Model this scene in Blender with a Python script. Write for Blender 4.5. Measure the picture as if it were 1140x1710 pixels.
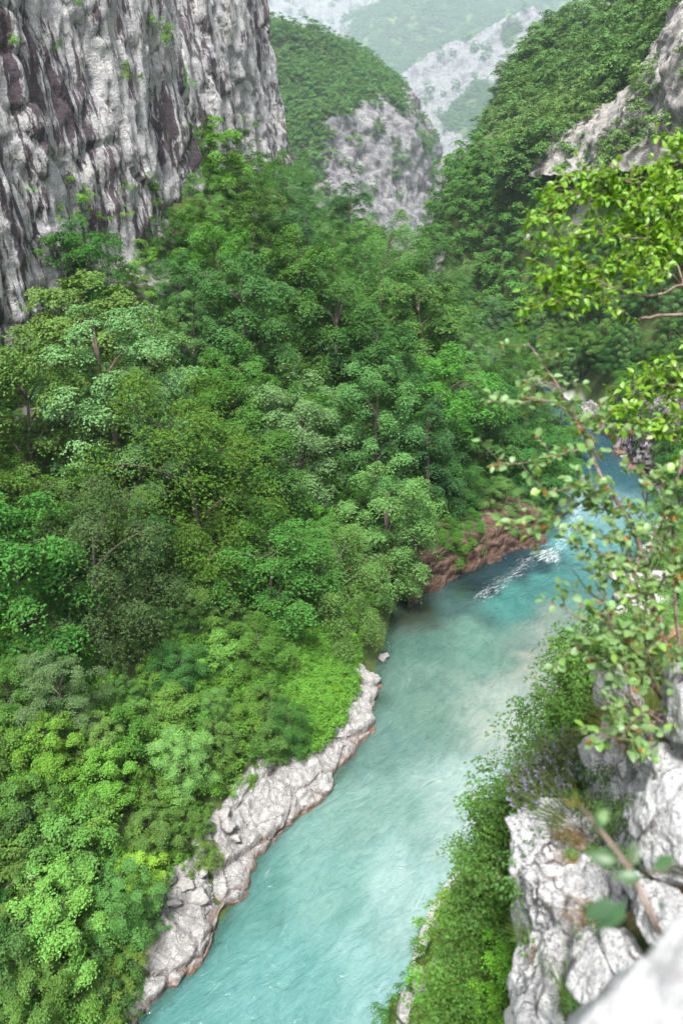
import bpy, math, random
import numpy as np
from mathutils import Vector, Matrix

R = math.radians
scene = bpy.context.scene
for o in list(bpy.data.objects):
    bpy.data.objects.remove(o)
col = scene.collection

# ------------------------------------------------------------------ camera, sky, sun, exposure
PITCH = R(27.4)
EYE = np.array([0.0, 0.0, 45.0])
FPX = 1140.0
cam_data = bpy.data.cameras.new('camera')
cam = bpy.data.objects.new('camera', cam_data)
col.objects.link(cam)
cam.location = EYE
cam.rotation_euler = (R(90) - PITCH, 0, 0)
cam_data.sensor_fit = 'VERTICAL'
cam_data.sensor_width = 24
cam_data.sensor_height = 36
cam_data.lens = 24
cam_data.clip_start = 0.05
cam_data.clip_end = 12000
cam_data.dof.use_dof = True
cam_data.dof.focus_distance = 45
cam_data.dof.aperture_fstop = 2.0
scene.camera = cam

SUN_DIR = np.array([-0.09, -0.40, 0.90]); SUN_DIR /= np.linalg.norm(SUN_DIR)
world = bpy.data.worlds.new('World')
scene.world = world
world.use_nodes = True
wn, wl = world.node_tree.nodes, world.node_tree.links
wn.clear()
w_out = wn.new('ShaderNodeOutputWorld')
w_bg = wn.new('ShaderNodeBackground')
w_sky = wn.new('ShaderNodeTexSky')
w_hs = wn.new('ShaderNodeHueSaturation')
w_sky.sky_type = 'NISHITA'
w_sky.sun_disc = False
w_sky.sun_elevation = math.asin(SUN_DIR[2])
w_sky.sun_rotation = math.atan2(SUN_DIR[0], SUN_DIR[1])
w_sky.dust_density = 4.0
w_sky.air_density = 1.0
w_hs.inputs['Saturation'].default_value = 0.25
w_bg.inputs['Strength'].default_value = 0.052
wl.new(w_sky.outputs[0], w_hs.inputs['Color'])
wl.new(w_hs.outputs[0], w_bg.inputs['Color'])
wl.new(w_bg.outputs[0], w_out.inputs['Surface'])

sun_d = bpy.data.lights.new('sun', 'SUN')
sun_d.energy = 1.5
sun_d.angle = R(10)
sun_d.color = (1.0, 0.975, 0.94)
sun = bpy.data.objects.new('sun', sun_d)
col.objects.link(sun)
sun.location = (0, 0, 300)
sun.rotation_euler = Vector(-SUN_DIR).to_track_quat('-Z', 'Y').to_euler()

scene.view_settings.view_transform = 'Standard'
scene.view_settings.look = 'None'
scene.view_settings.exposure = 2.78
scene.view_settings.gamma = 1.0
scene.view_settings.use_curve_mapping = False
cy = scene.cycles
cy.max_bounces = 6
cy.diffuse_bounces = 1
cy.glossy_bounces = 2
cy.transmission_bounces = 4
cy.transparent_max_bounces = 6
cy.volume_bounces = 1
cy.caustics_reflective = False
cy.caustics_refractive = False
cy.use_denoising = True

# ------------------------------------------------------------------ numeric helpers
fwd = np.array([0, math.cos(PITCH), -math.sin(PITCH)])
upv = np.array([0, math.sin(PITCH), math.cos(PITCH)])
rgt = np.array([1.0, 0, 0])


def ray(u, v):
    return rgt * ((u - 570) / FPX) + upv * ((855 - v) / FPX) + fwd


def PT(u, v, t):            # point at axial distance t
    return EYE + ray(u, v) * t


def PY(u, v, y):            # point on the vertical plane at world y
    d = ray(u, v)
    return EYE + d * (y / d[1])


def PZ(u, v, z=0.0):        # point at height z
    d = ray(u, v)
    return EYE + d * ((z - EYE[2]) / d[2])


def project(p):
    q = np.asarray(p, float) - EYE
    t = q @ fwd
    return 570 + FPX * (q @ rgt) / t, 855 - FPX * (q @ upv) / t, t


def _hash(ix, iy, iz, seed):
    h = (ix.astype(np.uint32) * np.uint32(374761393) + iy.astype(np.uint32) * np.uint32(668265263)
         + iz.astype(np.uint32) * np.uint32(2147483647) + np.uint32((seed * 1274126177 + 97) & 0xffffffff))
    h = (h ^ (h >> np.uint32(13))) * np.uint32(1274126177)
    h = (h ^ (h >> np.uint32(16))) * np.uint32(2246822519)
    h = h ^ (h >> np.uint32(13))
    return h.astype(np.float64) / 4294967295.0


def vnoise(p, seed=0):
    p = np.asarray(p, float)
    f = np.floor(p)
    i = f.astype(np.int64)
    w = p - f
    w = w * w * w * (w * (w * 6 - 15) + 10)
    r = 0
    for dx in (0, 1):
        for dy in (0, 1):
            for dz in (0, 1):
                h = _hash(i[:, 0] + dx, i[:, 1] + dy, i[:, 2] + dz, seed)
                r = r + h * (w[:, 0] if dx else 1 - w[:, 0]) * (w[:, 1] if dy else 1 - w[:, 1]) * (w[:, 2] if dz else 1 - w[:, 2])
    return r * 2 - 1


def fbm(p, octaves=4, seed=0, gain=0.5, lac=2.03):
    p = np.asarray(p, float)
    a, r = 1.0, 0
    for k in range(octaves):
        r = r + a * vnoise(p, seed + k * 17)
        p = p * lac + 3.7
        a *= gain
    return r


def ridged(p, octaves=4, seed=0):
    p = np.asarray(p, float)
    a, r = 1.0, 0
    for k in range(octaves):
        r = r + a * (1 - 2 * np.abs(vnoise(p, seed + k * 13)))
        p = p * 2.1 + 5.1
        a *= 0.5
    return r


def worley(p, seed=0):
    """distance to the nearest and second nearest feature point, and a random value of the nearest cell"""
    p = np.asarray(p, float)
    f = np.floor(p).astype(np.int64)
    d1 = np.full(len(p), 9.0)
    d2 = np.full(len(p), 9.0)
    cid = np.zeros(len(p))
    for dx in (-1, 0, 1):
        for dy in (-1, 0, 1):
            for dz in (-1, 0, 1):
                c = f + (dx, dy, dz)
                q = np.stack([_hash(c[:, 0], c[:, 1], c[:, 2], seed + s) for s in (1, 2, 3)], 1) + c
                d = np.linalg.norm(q - p, axis=1)
                near = d < d1
                d2 = np.where(near, d1, np.minimum(d2, d))
                cid = np.where(near, _hash(c[:, 0], c[:, 1], c[:, 2], seed + 9), cid)
                d1 = np.where(near, d, d1)
    return d1, d2, cid


def smooth(a, b, x):
    t = np.clip((x - a) / (b - a), 0, 1)
    return t * t * (3 - 2 * t)


def catmull(ctrl, n):
    """ctrl (k, m) -> (n, m)"""
    ctrl = np.asarray(ctrl, float)
    k = len(ctrl)
    t = np.linspace(0, k - 1, n)
    i = np.clip(np.floor(t).astype(int), 0, k - 2)
    w = (t - i)[:, None]
    g = lambda j: ctrl[np.clip(j, 0, k - 1)]
    p0, p1, p2, p3 = g(i - 1), g(i), g(i + 1), g(i + 2)
    p0 = np.where((i == 0)[:, None], 2 * p1 - p2, p0)
    p3 = np.where((i == k - 2)[:, None], 2 * p2 - p1, p3)
    return 0.5 * (2 * p1 + (p2 - p0) * w + (2 * p0 - 5 * p1 + 4 * p2 - p3) * w ** 2 + (3 * p1 - p0 - 3 * p2 + p3) * w ** 3)


def resample(poly, n):
    """polyline -> n points evenly spaced along a smooth curve"""
    dense = catmull(poly, 40 * len(poly))
    s = np.concatenate([[0], np.cumsum(np.linalg.norm(np.diff(dense[:, :3], axis=0), axis=1))])
    q = np.linspace(0, s[-1], n)
    return np.stack([np.interp(q, s, dense[:, c]) for c in range(dense.shape[1])], 1), s[-1]


def norm(v):
    return v / np.maximum(np.linalg.norm(v, axis=-1, keepdims=True), 1e-9)


# ------------------------------------------------------------------ blender helpers
def new_mesh(name, verts, faces, mat, attrs=None, uv=None, smooth_shade=True):
    """faces: (n, k) array with one k, or list of such arrays"""
    me = bpy.data.meshes.new(name)
    if not isinstance(faces, list):
        faces = [faces]
    verts = np.asarray(verts, np.float32)
    loops = np.concatenate([np.asarray(f, np.int32).ravel() for f in faces])
    totals = np.concatenate([np.full(len(f), np.asarray(f).shape[1], np.int32) for f in faces])
    starts = np.concatenate([[0], np.cumsum(totals)[:-1]]).astype(np.int32)
    me.vertices.add(len(verts))
    me.vertices.foreach_set('co', verts.ravel())
    me.loops.add(len(loops))
    me.loops.foreach_set('vertex_index', loops)
    me.polygons.add(len(totals))
    me.polygons.foreach_set('loop_start', starts)
    me.polygons.foreach_set('loop_total', totals)
    me.polygons.foreach_set('use_smooth', np.full(len(totals), smooth_shade))
    if attrs:
        for k, a in attrs.items():
            a = np.asarray(a, np.float32)
            if a.ndim == 1:
                me.attributes.new(k, 'FLOAT', 'POINT').data.foreach_set('value', a)
            else:
                if a.shape[1] == 3:
                    a = np.concatenate([a, np.ones((len(a), 1), np.float32)], 1)
                me.attributes.new(k, 'FLOAT_COLOR', 'POINT').data.foreach_set('color', a.ravel())
    if uv is not None:
        l = me.uv_layers.new(name='flow')
        l.data.foreach_set('uv', np.asarray(uv, np.float32)[loops].ravel())
    me.update()
    me.validate()
    for m in (mat if isinstance(mat, (list, tuple)) else [mat]):
        me.materials.append(m)
    return me


def link(name, data, parent=None, loc=None, rot=None, scale=None, color=None):
    o = bpy.data.objects.new(name, data)
    col.objects.link(o)
    if parent is not None:
        o.parent = parent
    if loc is not None:
        o.location = loc
    if rot is not None:
        o.rotation_euler = rot
    if scale is not None:
        o.scale = scale if hasattr(scale, '__len__') else (scale,) * 3
    if color is not None:
        o.color = (*color[:3], 1)
    return o


def tag(o, label=None, cat=None, group=None, kind=None):
    if label: o['label'] = label
    if cat: o['category'] = cat
    if group: o['group'] = group
    if kind: o['kind'] = kind
    return o


def grid_faces(nr, nc):
    a = np.arange(nr * nc).reshape(nr, nc)
    return np.stack([a[:-1, :-1], a[:-1, 1:], a[1:, 1:], a[1:, :-1]], -1).reshape(-1, 4)


def tube(points, radii, sides=6):
    """points (n,3) -> verts, quad faces (open ended, tip closed by radius)"""
    p = np.asarray(points, float)
    n = len(p)
    tan = norm(np.gradient(p, axis=0))
    ref = np.array([0.31, 0.17, 0.93]) if abs(tan[0] @ np.array([0.31, 0.17, 0.93])) < 0.9 else np.array([1.0, 0, 0])
    a = norm(np.cross(tan, ref))
    b = np.cross(tan, a)
    th = np.linspace(0, 2 * np.pi, sides, endpoint=False)
    r = np.asarray(radii, float)[:, None, None]
    v = p[:, None] + r * (np.cos(th)[None, :, None] * a[:, None] + np.sin(th)[None, :, None] * b[:, None])
    i = np.arange(n * sides).reshape(n, sides)
    j = np.roll(i, -1, 1)
    f = np.stack([i[:-1], j[:-1], j[1:], i[1:]], -1).reshape(-1, 4)
    return v.reshape(-1, 3), f


class Acc:
    def __init__(s):
        s.v, s.f, s.n = [], [], 0

    def add(s, v, f):
        s.v.append(np.asarray(v)); s.f.append(np.asarray(f) + s.n); s.n += len(v)

    def get(s):
        byk = {}
        for f in s.f:
            byk.setdefault(f.shape[1], []).append(f)
        return np.concatenate(s.v), [np.concatenate(x) for x in byk.values()]


# ------------------------------------------------------------------ materials
class NT:
    def __init__(s, name):
        s.m = bpy.data.materials.new(name)
        s.m.use_nodes = True
        s.t = s.m.node_tree
        s.t.nodes.clear()
        s.out = s.n('ShaderNodeOutputMaterial')

    def n(s, kind, **kw):
        nd = s.t.nodes.new(kind)
        for k, v in kw.items():
            if k.startswith('i_'):
                key = k[2:]
                nd.inputs[int(key) if key.isdigit() else key.replace('_', ' ')].default_value = v
            else:
                setattr(nd, k, v)
        return nd

    def l(s, a, b):
        s.t.links.new(a, b)

    def math(s, op, a, b=0.5, clamp=False):
        nd = s.n('ShaderNodeMath', operation=op, use_clamp=clamp)
        for i, x in enumerate((a, b)):
            if isinstance(x, (int, float)):
                nd.inputs[i].default_value = x
            else:
                s.l(x, nd.inputs[i])
        return nd.outputs[0]

    def mix(s, fac, a, b, blend='MIX'):
        nd = s.n('ShaderNodeMix', data_type='RGBA', blend_type=blend)
        nd.clamp_factor = True
        for sock, x in ((nd.inputs[0], fac), (nd.inputs[6], a), (nd.inputs[7], b)):
            if isinstance(x, (int, float)):
                sock.default_value = x
            elif isinstance(x, tuple):
                sock.default_value = (*x[:3], 1)
            else:
                s.l(x, sock)
        return nd.outputs[2]

    def coord(s, scale=(1, 1, 1), kind='Object', rot=(0, 0, 0)):
        tc = s.n('ShaderNodeTexCoord')
        mp = s.n('ShaderNodeMapping')
        mp.inputs['Scale'].default_value = scale
        mp.inputs['Rotation'].default_value = rot
        s.l(tc.outputs[kind], mp.inputs[0])
        return mp.outputs[0]

    def noise(s, vec, scale, detail=4, rough=0.55, dist=0.0):
        nd = s.n('ShaderNodeTexNoise')
        nd.inputs['Scale'].default_value = scale
        nd.inputs['Detail'].default_value = detail
        nd.inputs['Roughness'].default_value = rough
        nd.inputs['Distortion'].default_value = dist
        s.l(vec, nd.inputs['Vector'])
        return nd.outputs['Fac']

    def ramp(s, fac, stops):
        nd = s.n('ShaderNodeValToRGB')
        e = nd.color_ramp.elements
        while len(e) < len(stops):
            e.new(0.5)
        for i, (p, c) in enumerate(stops):
            e[i].position = p
            e[i].color = (c, c, c, 1) if isinstance(c, (int, float)) else (*c, 1)
        s.l(fac, nd.inputs[0])
        return nd.outputs[0]

    def attr(s, name, kind='GEOMETRY'):
        return s.n('ShaderNodeAttribute', attribute_name=name, attribute_type=kind)

    def principled(s, color, rough=0.8, spec=0.3, bump=None, bump_strength=0.5, bump_dist=0.1):
        b = s.n('ShaderNodeBsdfPrincipled')
        if isinstance(color, tuple):
            b.inputs['Base Color'].default_value = (*color, 1)
        else:
            s.l(color, b.inputs['Base Color'])
        b.inputs['Roughness'].default_value = rough
        b.inputs['Specular IOR Level'].default_value = spec
        if bump is not None:
            bp = s.n('ShaderNodeBump')
            bp.inputs['Strength'].default_value = bump_strength
            bp.inputs['Distance'].default_value = bump_dist
            s.l(bump, bp.inputs['Height'])
            s.l(bp.outputs[0], b.inputs['Normal'])
        return b

    def done(s, shader):
        s.l(shader.outputs[0] if hasattr(shader, 'outputs') else shader, s.out.inputs['Surface'])
        return s.m


def leaf_material(name, var=0.30, trans=0.20, gloss=0.08, rough=0.5):
    t = NT(name)
    oi = t.n('ShaderNodeObjectInfo')
    geo = t.n('ShaderNodeNewGeometry')
    hs = t.n('ShaderNodeHueSaturation')
    t.l(oi.outputs['Color'], hs.inputs['Color'])
    # each leaf and each object differs a little in tone and hue
    v = t.math('ADD', t.math('MULTIPLY', t.math('SUBTRACT', geo.outputs['Random Per Island'], 0.5), var * 2), 1.0)
    v2 = t.math('ADD', t.math('MULTIPLY', t.math('SUBTRACT', oi.outputs['Random'], 0.5), 0.3), 1.0)
    t.l(t.math('MULTIPLY', v, v2), hs.inputs['Value'])
    h = t.math('ADD', t.math('MULTIPLY', t.math('SUBTRACT', geo.outputs['Random Per Island'], 0.5), 0.035), 0.5)
    t.l(h, hs.inputs['Hue'])
    b = t.principled(hs.outputs[0], rough=rough, spec=gloss)
    tr = t.n('ShaderNodeBsdfTranslucent')
    c2 = t.mix(1.0, hs.outputs[0], (1.15, 1.2, 0.5), 'MULTIPLY')
    t.l(c2, tr.inputs['Color'])
    mx = t.n('ShaderNodeMixShader')
    mx.inputs[0].default_value = trans
    t.l(b.outputs[0], mx.inputs[1])
    t.l(tr.outputs[0], mx.inputs[2])
    return t.done(mx)


def rock_material(name, uv=False, cracks=0.0, base=(0.35, 0.345, 0.36), dark=(0.032, 0.022, 0.028), pale=(0.52, 0.505, 0.485), streak=1.0, scale=1.0,
                  ochre=0.3, spots=0.0, green=False, lo=0.52, bump=0.6, warm=None):
    t = NT(name)
    c = t.coord((1, 1, 1))
    big = t.noise(c, 0.12 * scale, 5, 0.6)
    med = t.noise(c, 0.9 * scale, 6, 0.65)
    fine = t.noise(c, 6.0 * scale, 5, 0.7)
    colr = t.mix(t.ramp(big, [(0.35, 0.0), (0.65, 1.0)]), base, tuple(x * 0.8 for x in base))
    colr = t.mix(t.ramp(med, [(0.42, 0.0), (0.60, 0.85)]), colr, pale)
    colr = t.mix(t.ramp(fine, [(0.42, 0.6), (0.56, 0.0)]), colr, tuple(x * 0.42 for x in base))
    if streak > 0:
        def drawn(k):
            if not uv:
                return t.coord((1, 1, k))
            u_ = t.n('ShaderNodeUVMap', uv_map='flow')
            m_ = t.n('ShaderNodeMapping')
            m_.inputs['Scale'].default_value = (1, k, 1)
            t.l(u_.outputs[0], m_.inputs[0])
            return m_.outputs[0]
        cs = drawn(0.075)
        ws = t.noise(c, 0.8 * scale, 3, 0.6)
        # pale drip marks, then dark water stains, both drawn out down the face
        s1 = t.noise(cs, 1.6 * scale, 7, 0.7, 0.0)
        colr = t.mix(t.ramp(s1, [(0.54, 0.0), (0.62, 0.8)]), colr, pale)
        cs2 = drawn(0.15)
        s2 = t.noise(cs2, 0.85 * scale, 9, 0.70, 0.0)
        region = t.noise(c, 0.085 * scale, 3, 0.6)
        m = t.math('ADD', s2, t.math('MULTIPLY', t.math('SUBTRACT', region, 0.5), 0.42))
        m = t.math('ADD', m, t.math('MULTIPLY', t.math('SUBTRACT', ws, 0.5), 0.10))
        stain = t.ramp(m, [(lo + 0.02, 0.0), (lo + 0.045, 0.93 * streak)])
        colr = t.mix(stain, colr, t.mix(t.ramp(fine, [(0.4, 0.0), (0.6, 1.0)]), dark, tuple(x * 2.2 for x in dark)))
        if ochre > 0:
            s3 = t.noise(drawn(0.2), 0.35 * scale, 4, 0.6)
            colr = t.mix(t.ramp(s3, [(0.64, 0.0), (0.74, ochre)]), colr, (0.42, 0.30, 0.15))
    if spots > 0:
        sp = t.noise(c, 14 * scale, 4, 0.75)
        rg = t.noise(c, 2.2 * scale, 3, 0.6)
        sm = t.math('ADD', sp, t.math('MULTIPLY', t.math('SUBTRACT', rg, 0.5), 0.45))
        colr = t.mix(t.ramp(sm, [(0.57, 0.0), (0.625, spots)]), colr, (0.085, 0.065, 0.07))
    if cracks > 0:
        rg = t.noise(c, 0.9 * scale, 3, 0.6)
        vo_ = t.n('ShaderNodeTexVoronoi', feature='DISTANCE_TO_EDGE')
        vo_.inputs['Scale'].default_value = 0.42 * scale
        wv_ = t.n('ShaderNodeVectorMath', operation='ADD')
        nz_ = t.n('ShaderNodeTexNoise')
        nz_.inputs['Scale'].default_value = 1.2 * scale
        cz_ = t.coord((1, 1, 0.35))
        t.l(cz_, nz_.inputs['Vector'])
        sc_v = t.n('ShaderNodeVectorMath', operation='SCALE')
        sc_v.inputs['Scale'].default_value = 0.9 / scale
        t.l(nz_.outputs['Color'], sc_v.inputs[0])
        t.l(cz_, wv_.inputs[0])
        t.l(sc_v.outputs[0], wv_.inputs[1])
        t.l(wv_.outputs[0], vo_.inputs['Vector'])
        colr = t.mix(t.math('MULTIPLY', t.ramp(vo_.outputs['Distance'], [(0.010, cracks), (0.040, 0.0)]), t.ramp(rg, [(0.4, 0.0), (0.55, 1.0)])), colr, (0.05, 0.04, 0.04))
    if warm is not None:
        # rock that the river wets: darker and rusty near the water line
        geo = t.n('ShaderNodeNewGeometry')
        sx = t.n('ShaderNodeSeparateXYZ')
        t.l(geo.outputs['Position'], sx.inputs[0])
        hgt = t.math('ADD', sx.outputs['Z'], t.math('MULTIPLY', t.math('SUBTRACT', med, 0.5), 1.6))
        fac = t.n('ShaderNodeMapRange')
        fac.inputs['From Min'].default_value = warm[0]
        fac.inputs['From Max'].default_value = warm[1]
        fac.inputs['To Min'].default_value = 0.95
        fac.inputs['To Max'].default_value = 0.0
        t.l(hgt, fac.inputs['Value'])
        colr = t.mix(fac.outputs[0], colr, (0.15, 0.075, 0.045))
    if green:
        a = t.attr('rock')
        gm = t.mix(t.ramp(med, [(0.3, 0.0), (0.7, 1.0)]), (0.035, 0.06, 0.02), (0.07, 0.11, 0.03))
        edge = t.math('ADD', a.outputs['Fac'], t.math('MULTIPLY', t.math('SUBTRACT', med, 0.5), 0.9))
        colr = t.mix(t.ramp(edge, [(0.42, 0.0), (0.52, 1.0)]), gm, colr)
    hgt = t.math('ADD', t.math('MULTIPLY', med, 1.0), t.math('MULTIPLY', fine, 0.35))
    b = t.principled(colr, rough=0.92, spec=0.15, bump=hgt, bump_strength=bump, bump_dist=0.5 / scale)
    return t.done(b)


M = {}
M['leaf'] = leaf_material('foliage')
M['leaf_far'] = leaf_material('far_foliage', var=0.3, trans=0.25, gloss=0.05)
M['leaf_near'] = leaf_material('near_leaf', var=0.15, trans=0.40, gloss=0.4, rough=0.38)
t = NT('bark')
cc = t.coord((1, 1, 0.25))
M['bark'] = t.done(t.principled(t.ramp(t.noise(cc, 9, 5, 0.7), [(0.3, (0.045, 0.034, 0.028)), (0.7, (0.16, 0.13, 0.11))]), 0.9, 0.1))
t = NT('twig_bark')
cc = t.coord((1, 1, 1))
M['twig'] = t.done(t.principled(t.ramp(t.noise(cc, 22, 5, 0.7), [(0.35, (0.07, 0.042, 0.035)), (0.7, (0.26, 0.20, 0.165))]), 0.8, 0.2,
                                bump=t.noise(cc, 90, 4, 0.6), bump_strength=0.4, bump_dist=0.004))
M['cliff'] = rock_material('cliff_rock', cracks=0.7, lo=0.505, uv=True, bump=1.0)
M['cliff_far'] = rock_material('far_rock', base=(0.12, 0.12, 0.13), pale=(0.22, 0.215, 0.21), scale=0.22, streak=0.9, ochre=0.0, green=True, lo=0.55)
M['right_rock'] = rock_material('road_cut_rock', base=(0.19, 0.18, 0.17), pale=(0.32, 0.30, 0.28), scale=0.8, streak=0.75, lo=0.60, green=True)
M['wall_rock'] = rock_material('river_wall_rock', base=(0.16, 0.15, 0.15), pale=(0.33,0.32,0.31), scale=1.6, lo=0.47, warm=(0.0, 1.6))
M['white_rock'] = rock_material('white_limestone', cracks=0.6, bump=1.0, base=(0.30, 0.292, 0.285), pale=(0.46, 0.452, 0.44), streak=0, scale=2.0, spots=0.5, warm=(0.0, 0.75))
M['shore_stone'] = rock_material('pale_stone', base=(0.30, 0.285, 0.27), pale=(0.45, 0.435, 0.42), streak=0, scale=3, spots=0.5)
M['near_rock'] = rock_material('weathered_limestone', cracks=0.85, base=(0.45, 0.45, 0.455), pale=(0.66, 0.66, 0.65), streak=0, scale=7.0, spots=0.95, bump=0.9)
M['boulder'] = rock_material('smooth_boulder', base=(0.44, 0.44, 0.45), pale=(0.60, 0.60, 0.59), streak=0, scale=6.0, spots=0.3, bump=0.5)
M['red_rock'] = rock_material('red_bank_rock', base=(0.082, 0.047, 0.035), pale=(0.14, 0.095, 0.075), dark=(0.04, 0.025, 0.02), scale=1.6, streak=0.5, lo=0.56, ochre=0.0)

# ground: moss, soil and leaf litter; gravel where the attribute says so
t = NT('forest_floor')
c = t.coord()
n1, n2 = t.noise(c, 0.5, 5, 0.65), t.noise(c, 5, 5, 0.7)
g = t.mix(t.ramp(n1, [(0.35, 0.0), (0.65, 1.0)]), (0.04, 0.055, 0.02), (0.06, 0.10, 0.025))
g = t.mix(t.ramp(n2, [(0.5, 0.0), (0.7, 0.7)]), g, (0.09, 0.07, 0.045))
vo = t.n('ShaderNodeTexVoronoi')
vo.inputs['Scale'].default_value = 3.2
t.l(c, vo.inputs['Vector'])
peb = t.mix(0.5, t.ramp(t.noise(c, 2.2, 6, 0.75), [(0.3, (0.20, 0.19, 0.175)), (0.7, (0.50, 0.49, 0.46))]), t.mix(0.8, vo.outputs['Color'], (0.42, 0.40, 0.36)))
a = t.attr('gravel')
ro = t.attr('rock')
g = t.mix(a.outputs['Fac'], g, peb)
g = t.mix(t.ramp(t.math('ADD', ro.outputs['Fac'], t.math('MULTIPLY', t.math('SUBTRACT', n1, 0.5), 0.9)), [(0.45, 0.0), (0.55, 1.0)]), g,
          t.mix(t.ramp(n2, [(0.35, 0.0), (0.65, 1.0)]), (0.13, 0.12, 0.115), (0.27, 0.255, 0.24)))
M['ground'] = t.done(t.principled(g, 0.95, 0.1, bump=n2, bump_strength=0.7, bump_dist=0.15))

# ------------------------------------------------------------------ valley form
LB = [PZ(190, 1800), PZ(250, 1700), PZ(345, 1600), PZ(395, 1500), PZ(440, 1430), PZ(500, 1360), PZ(560, 1310), PZ(600, 1245), PZ(622, 1195), PZ(634, 1130),
      PZ(655, 1050), PZ(690, 995), PZ(740, 975), PZ(800, 955), PZ(850, 925), PZ(895, 908), PZ(935, 885), PZ(945, 840), PZ(955, 790), PZ(975, 765)]
LB = np.array(LB)[:, :2]
LB = np.concatenate([[[-24, -6], [-17, 8]], LB, [[37, 118], [33, 138], [27, 160], [20, 190], [10, 225], [4, 270]]])
RB = [PZ(650, 1710), PZ(720, 1580), PZ(810, 1440), PZ(880, 1330), PZ(935, 1210), PZ(972, 1120), PZ(992, 1030), PZ(1020, 960), PZ(1070, 900), PZ(1100, 850), PZ(1088, 800), PZ(1060, 778), PZ(1042, 766)]
RB = np.array(RB)[:, :2]
RB = np.concatenate([[[-8, -6], [-2, 10]], RB, [[50, 122], [46, 142], [40, 164], [33, 195], [24, 230], [18, 270]]])
LBs, _ = resample(LB, 500)
RBs, _ = resample(RB, 500)


def seg_dist(x, y, line):
    p = np.stack([x, y], -1)
    d = np.full(len(p), 1e9)
    for k in range(0, len(line), 1):
        d = np.minimum(d, (p[:, 0] - line[k, 0]) ** 2 + (p[:, 1] - line[k, 1]) ** 2)
    return np.sqrt(d)


ctrl = []
for k in range(0, 500, 26):
    l, r = LBs[k], RBs[k]
    m = (l + r) / 2
    ctrl.append((l[0], l[1], -0.6))
    ctrl.append((r[0], r[1], -0.5))
    ctrl.append((m[0], m[1], -2.0))
ctrl += [  # left slope up to the foot of the cliffs and the spur crest
    (-16, 24, 4.2), (-10, 34, 3.0), (-4.5, 43, 3.2), (-2, 50, 3.4), (-30, 22, 9), (-24, 40, 14), (-14, 46, 9), (-7, 60, 9), (-36, 50, 23), (-40, 62, 28), (-33, 71, 27.5),
    (-26, 84, 32), (-19.5, 99, 39), (-16, 66, 16), (-14, 82, 24), (-3, 80, 14.5), (-4, 97, 25), (9, 88, 13), (20, 94, 9), (16, 106, 18), (27, 105, 8),
    (5, 112, 24), (-8, 118, 32), (-24, 128, 44), (14, 130, 21), (3, 140, 28), (-11, 148, 34), (-14, 170, 41), (-30, 160, 52), (0, 185, 28), (-25, 220, 40), (-8, 230, 20),
    (-60, 30, 30), (-70, 70, 45), (-55, 110, 55), (-50, 180, 60),
    # right side: steep forest below the road, road shelf, the camera's own side
    (53, 112, 9), (56, 98, 10), (56, 126, 23), (50, 150, 6), (63, 142, 35), (55, 175, 22), (54, 189, 35), (68, 146, 43), (59, 175, 40), (52, 205, 42), (40, 228, 39), (29, 222, 19), (34, 245, 38),
    (80, 130, 44), (90, 180, 50), (70, 230, 50), (62, 110, 24), (66, 90, 22), (80, 60, 42), (60, 40, 40), (38, 52, 4), (33, 60, 1.0), (42, 75, 2.0), (52, 80, 10), (30, 40, 10), (22, 40, 4), (20, 25, 22),
    (10, 12, 24), (3, 10, 17), (8, 22, 8), (0, 4, 30), (14, 0, 40), (4, -6, 39), (30, 0, 42), (-6, -8, 34), (60, 0, 44), (-40, 0, 14), (-60, -10, 26), (100, 80, 50), (110, 240, 60),
]
ctrl = np.array(ctrl, float)


def tps_fit(c, lam=0.3):
    S = 50.0
    X = c[:, :2] / S
    d = np.linalg.norm(X[:, None] - X[None], axis=2)
    K = np.where(d > 0, d * d * np.log(d + 1e-12), 0) + lam * 1e-3 * np.eye(len(c))
    Pm = np.concatenate([np.ones((len(c), 1)), X], 1)
    A = np.block([[K, Pm], [Pm.T, np.zeros((3, 3))]])
    return np.linalg.solve(A, np.concatenate([c[:, 2], np.zeros(3)])), X, S


TPS = tps_fit(ctrl)


def base_z(x, y):
    w, X, S = TPS
    x, y = np.atleast_1d(x).astype(float), np.atleast_1d(y).astype(float)
    z = w[-3] + w[-2] * x / S + w[-1] * y / S
    for k in range(len(X)):
        d2 = (x / S - X[k, 0]) ** 2 + (y / S - X[k, 1]) ** 2
        z = z + w[k] * 0.5 * d2 * np.log(d2 + 1e-12)
    return z


GX = np.arange(-80, 120.1, 0.8)
GY = np.arange(-12, 262.1, 0.8)
gx, gy = np.meshgrid(GX, GY)
fx, fy = gx.ravel(), gy.ravel()
gz = base_z(fx, fy)
dl = seg_dist(fx, fy, LBs[::2])
dr = seg_dist(fx, fy, RBs[::2])
damp = smooth(1, 8, np.minimum(dl, dr))
gz = gz + damp * (0.9 * fbm(np.stack([fx * 0.12, fy * 0.12, fx * 0], 1), 4, 3) + 0.35 * fbm(np.stack([fx * 0.6, fy * 0.6, fx * 0], 1), 3, 9))
gz = np.where((fy > 255), gz - (fy - 255), gz)
GZ = gz.reshape(gx.shape)


def ground_z(x, y):
    x = np.clip((np.atleast_1d(x).astype(float) - GX[0]) / 0.8, 0, len(GX) - 1.001)
    y = np.clip((np.atleast_1d(y).astype(float) - GY[0]) / 0.8, 0, len(GY) - 1.001)
    i, j = x.astype(int), y.astype(int)
    a, b = x - i, y - j
    return (GZ[j, i] * (1 - a) * (1 - b) + GZ[j, i + 1] * a * (1 - b) + GZ[j + 1, i] * (1 - a) * b + GZ[j + 1, i + 1] * a * b)


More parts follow.
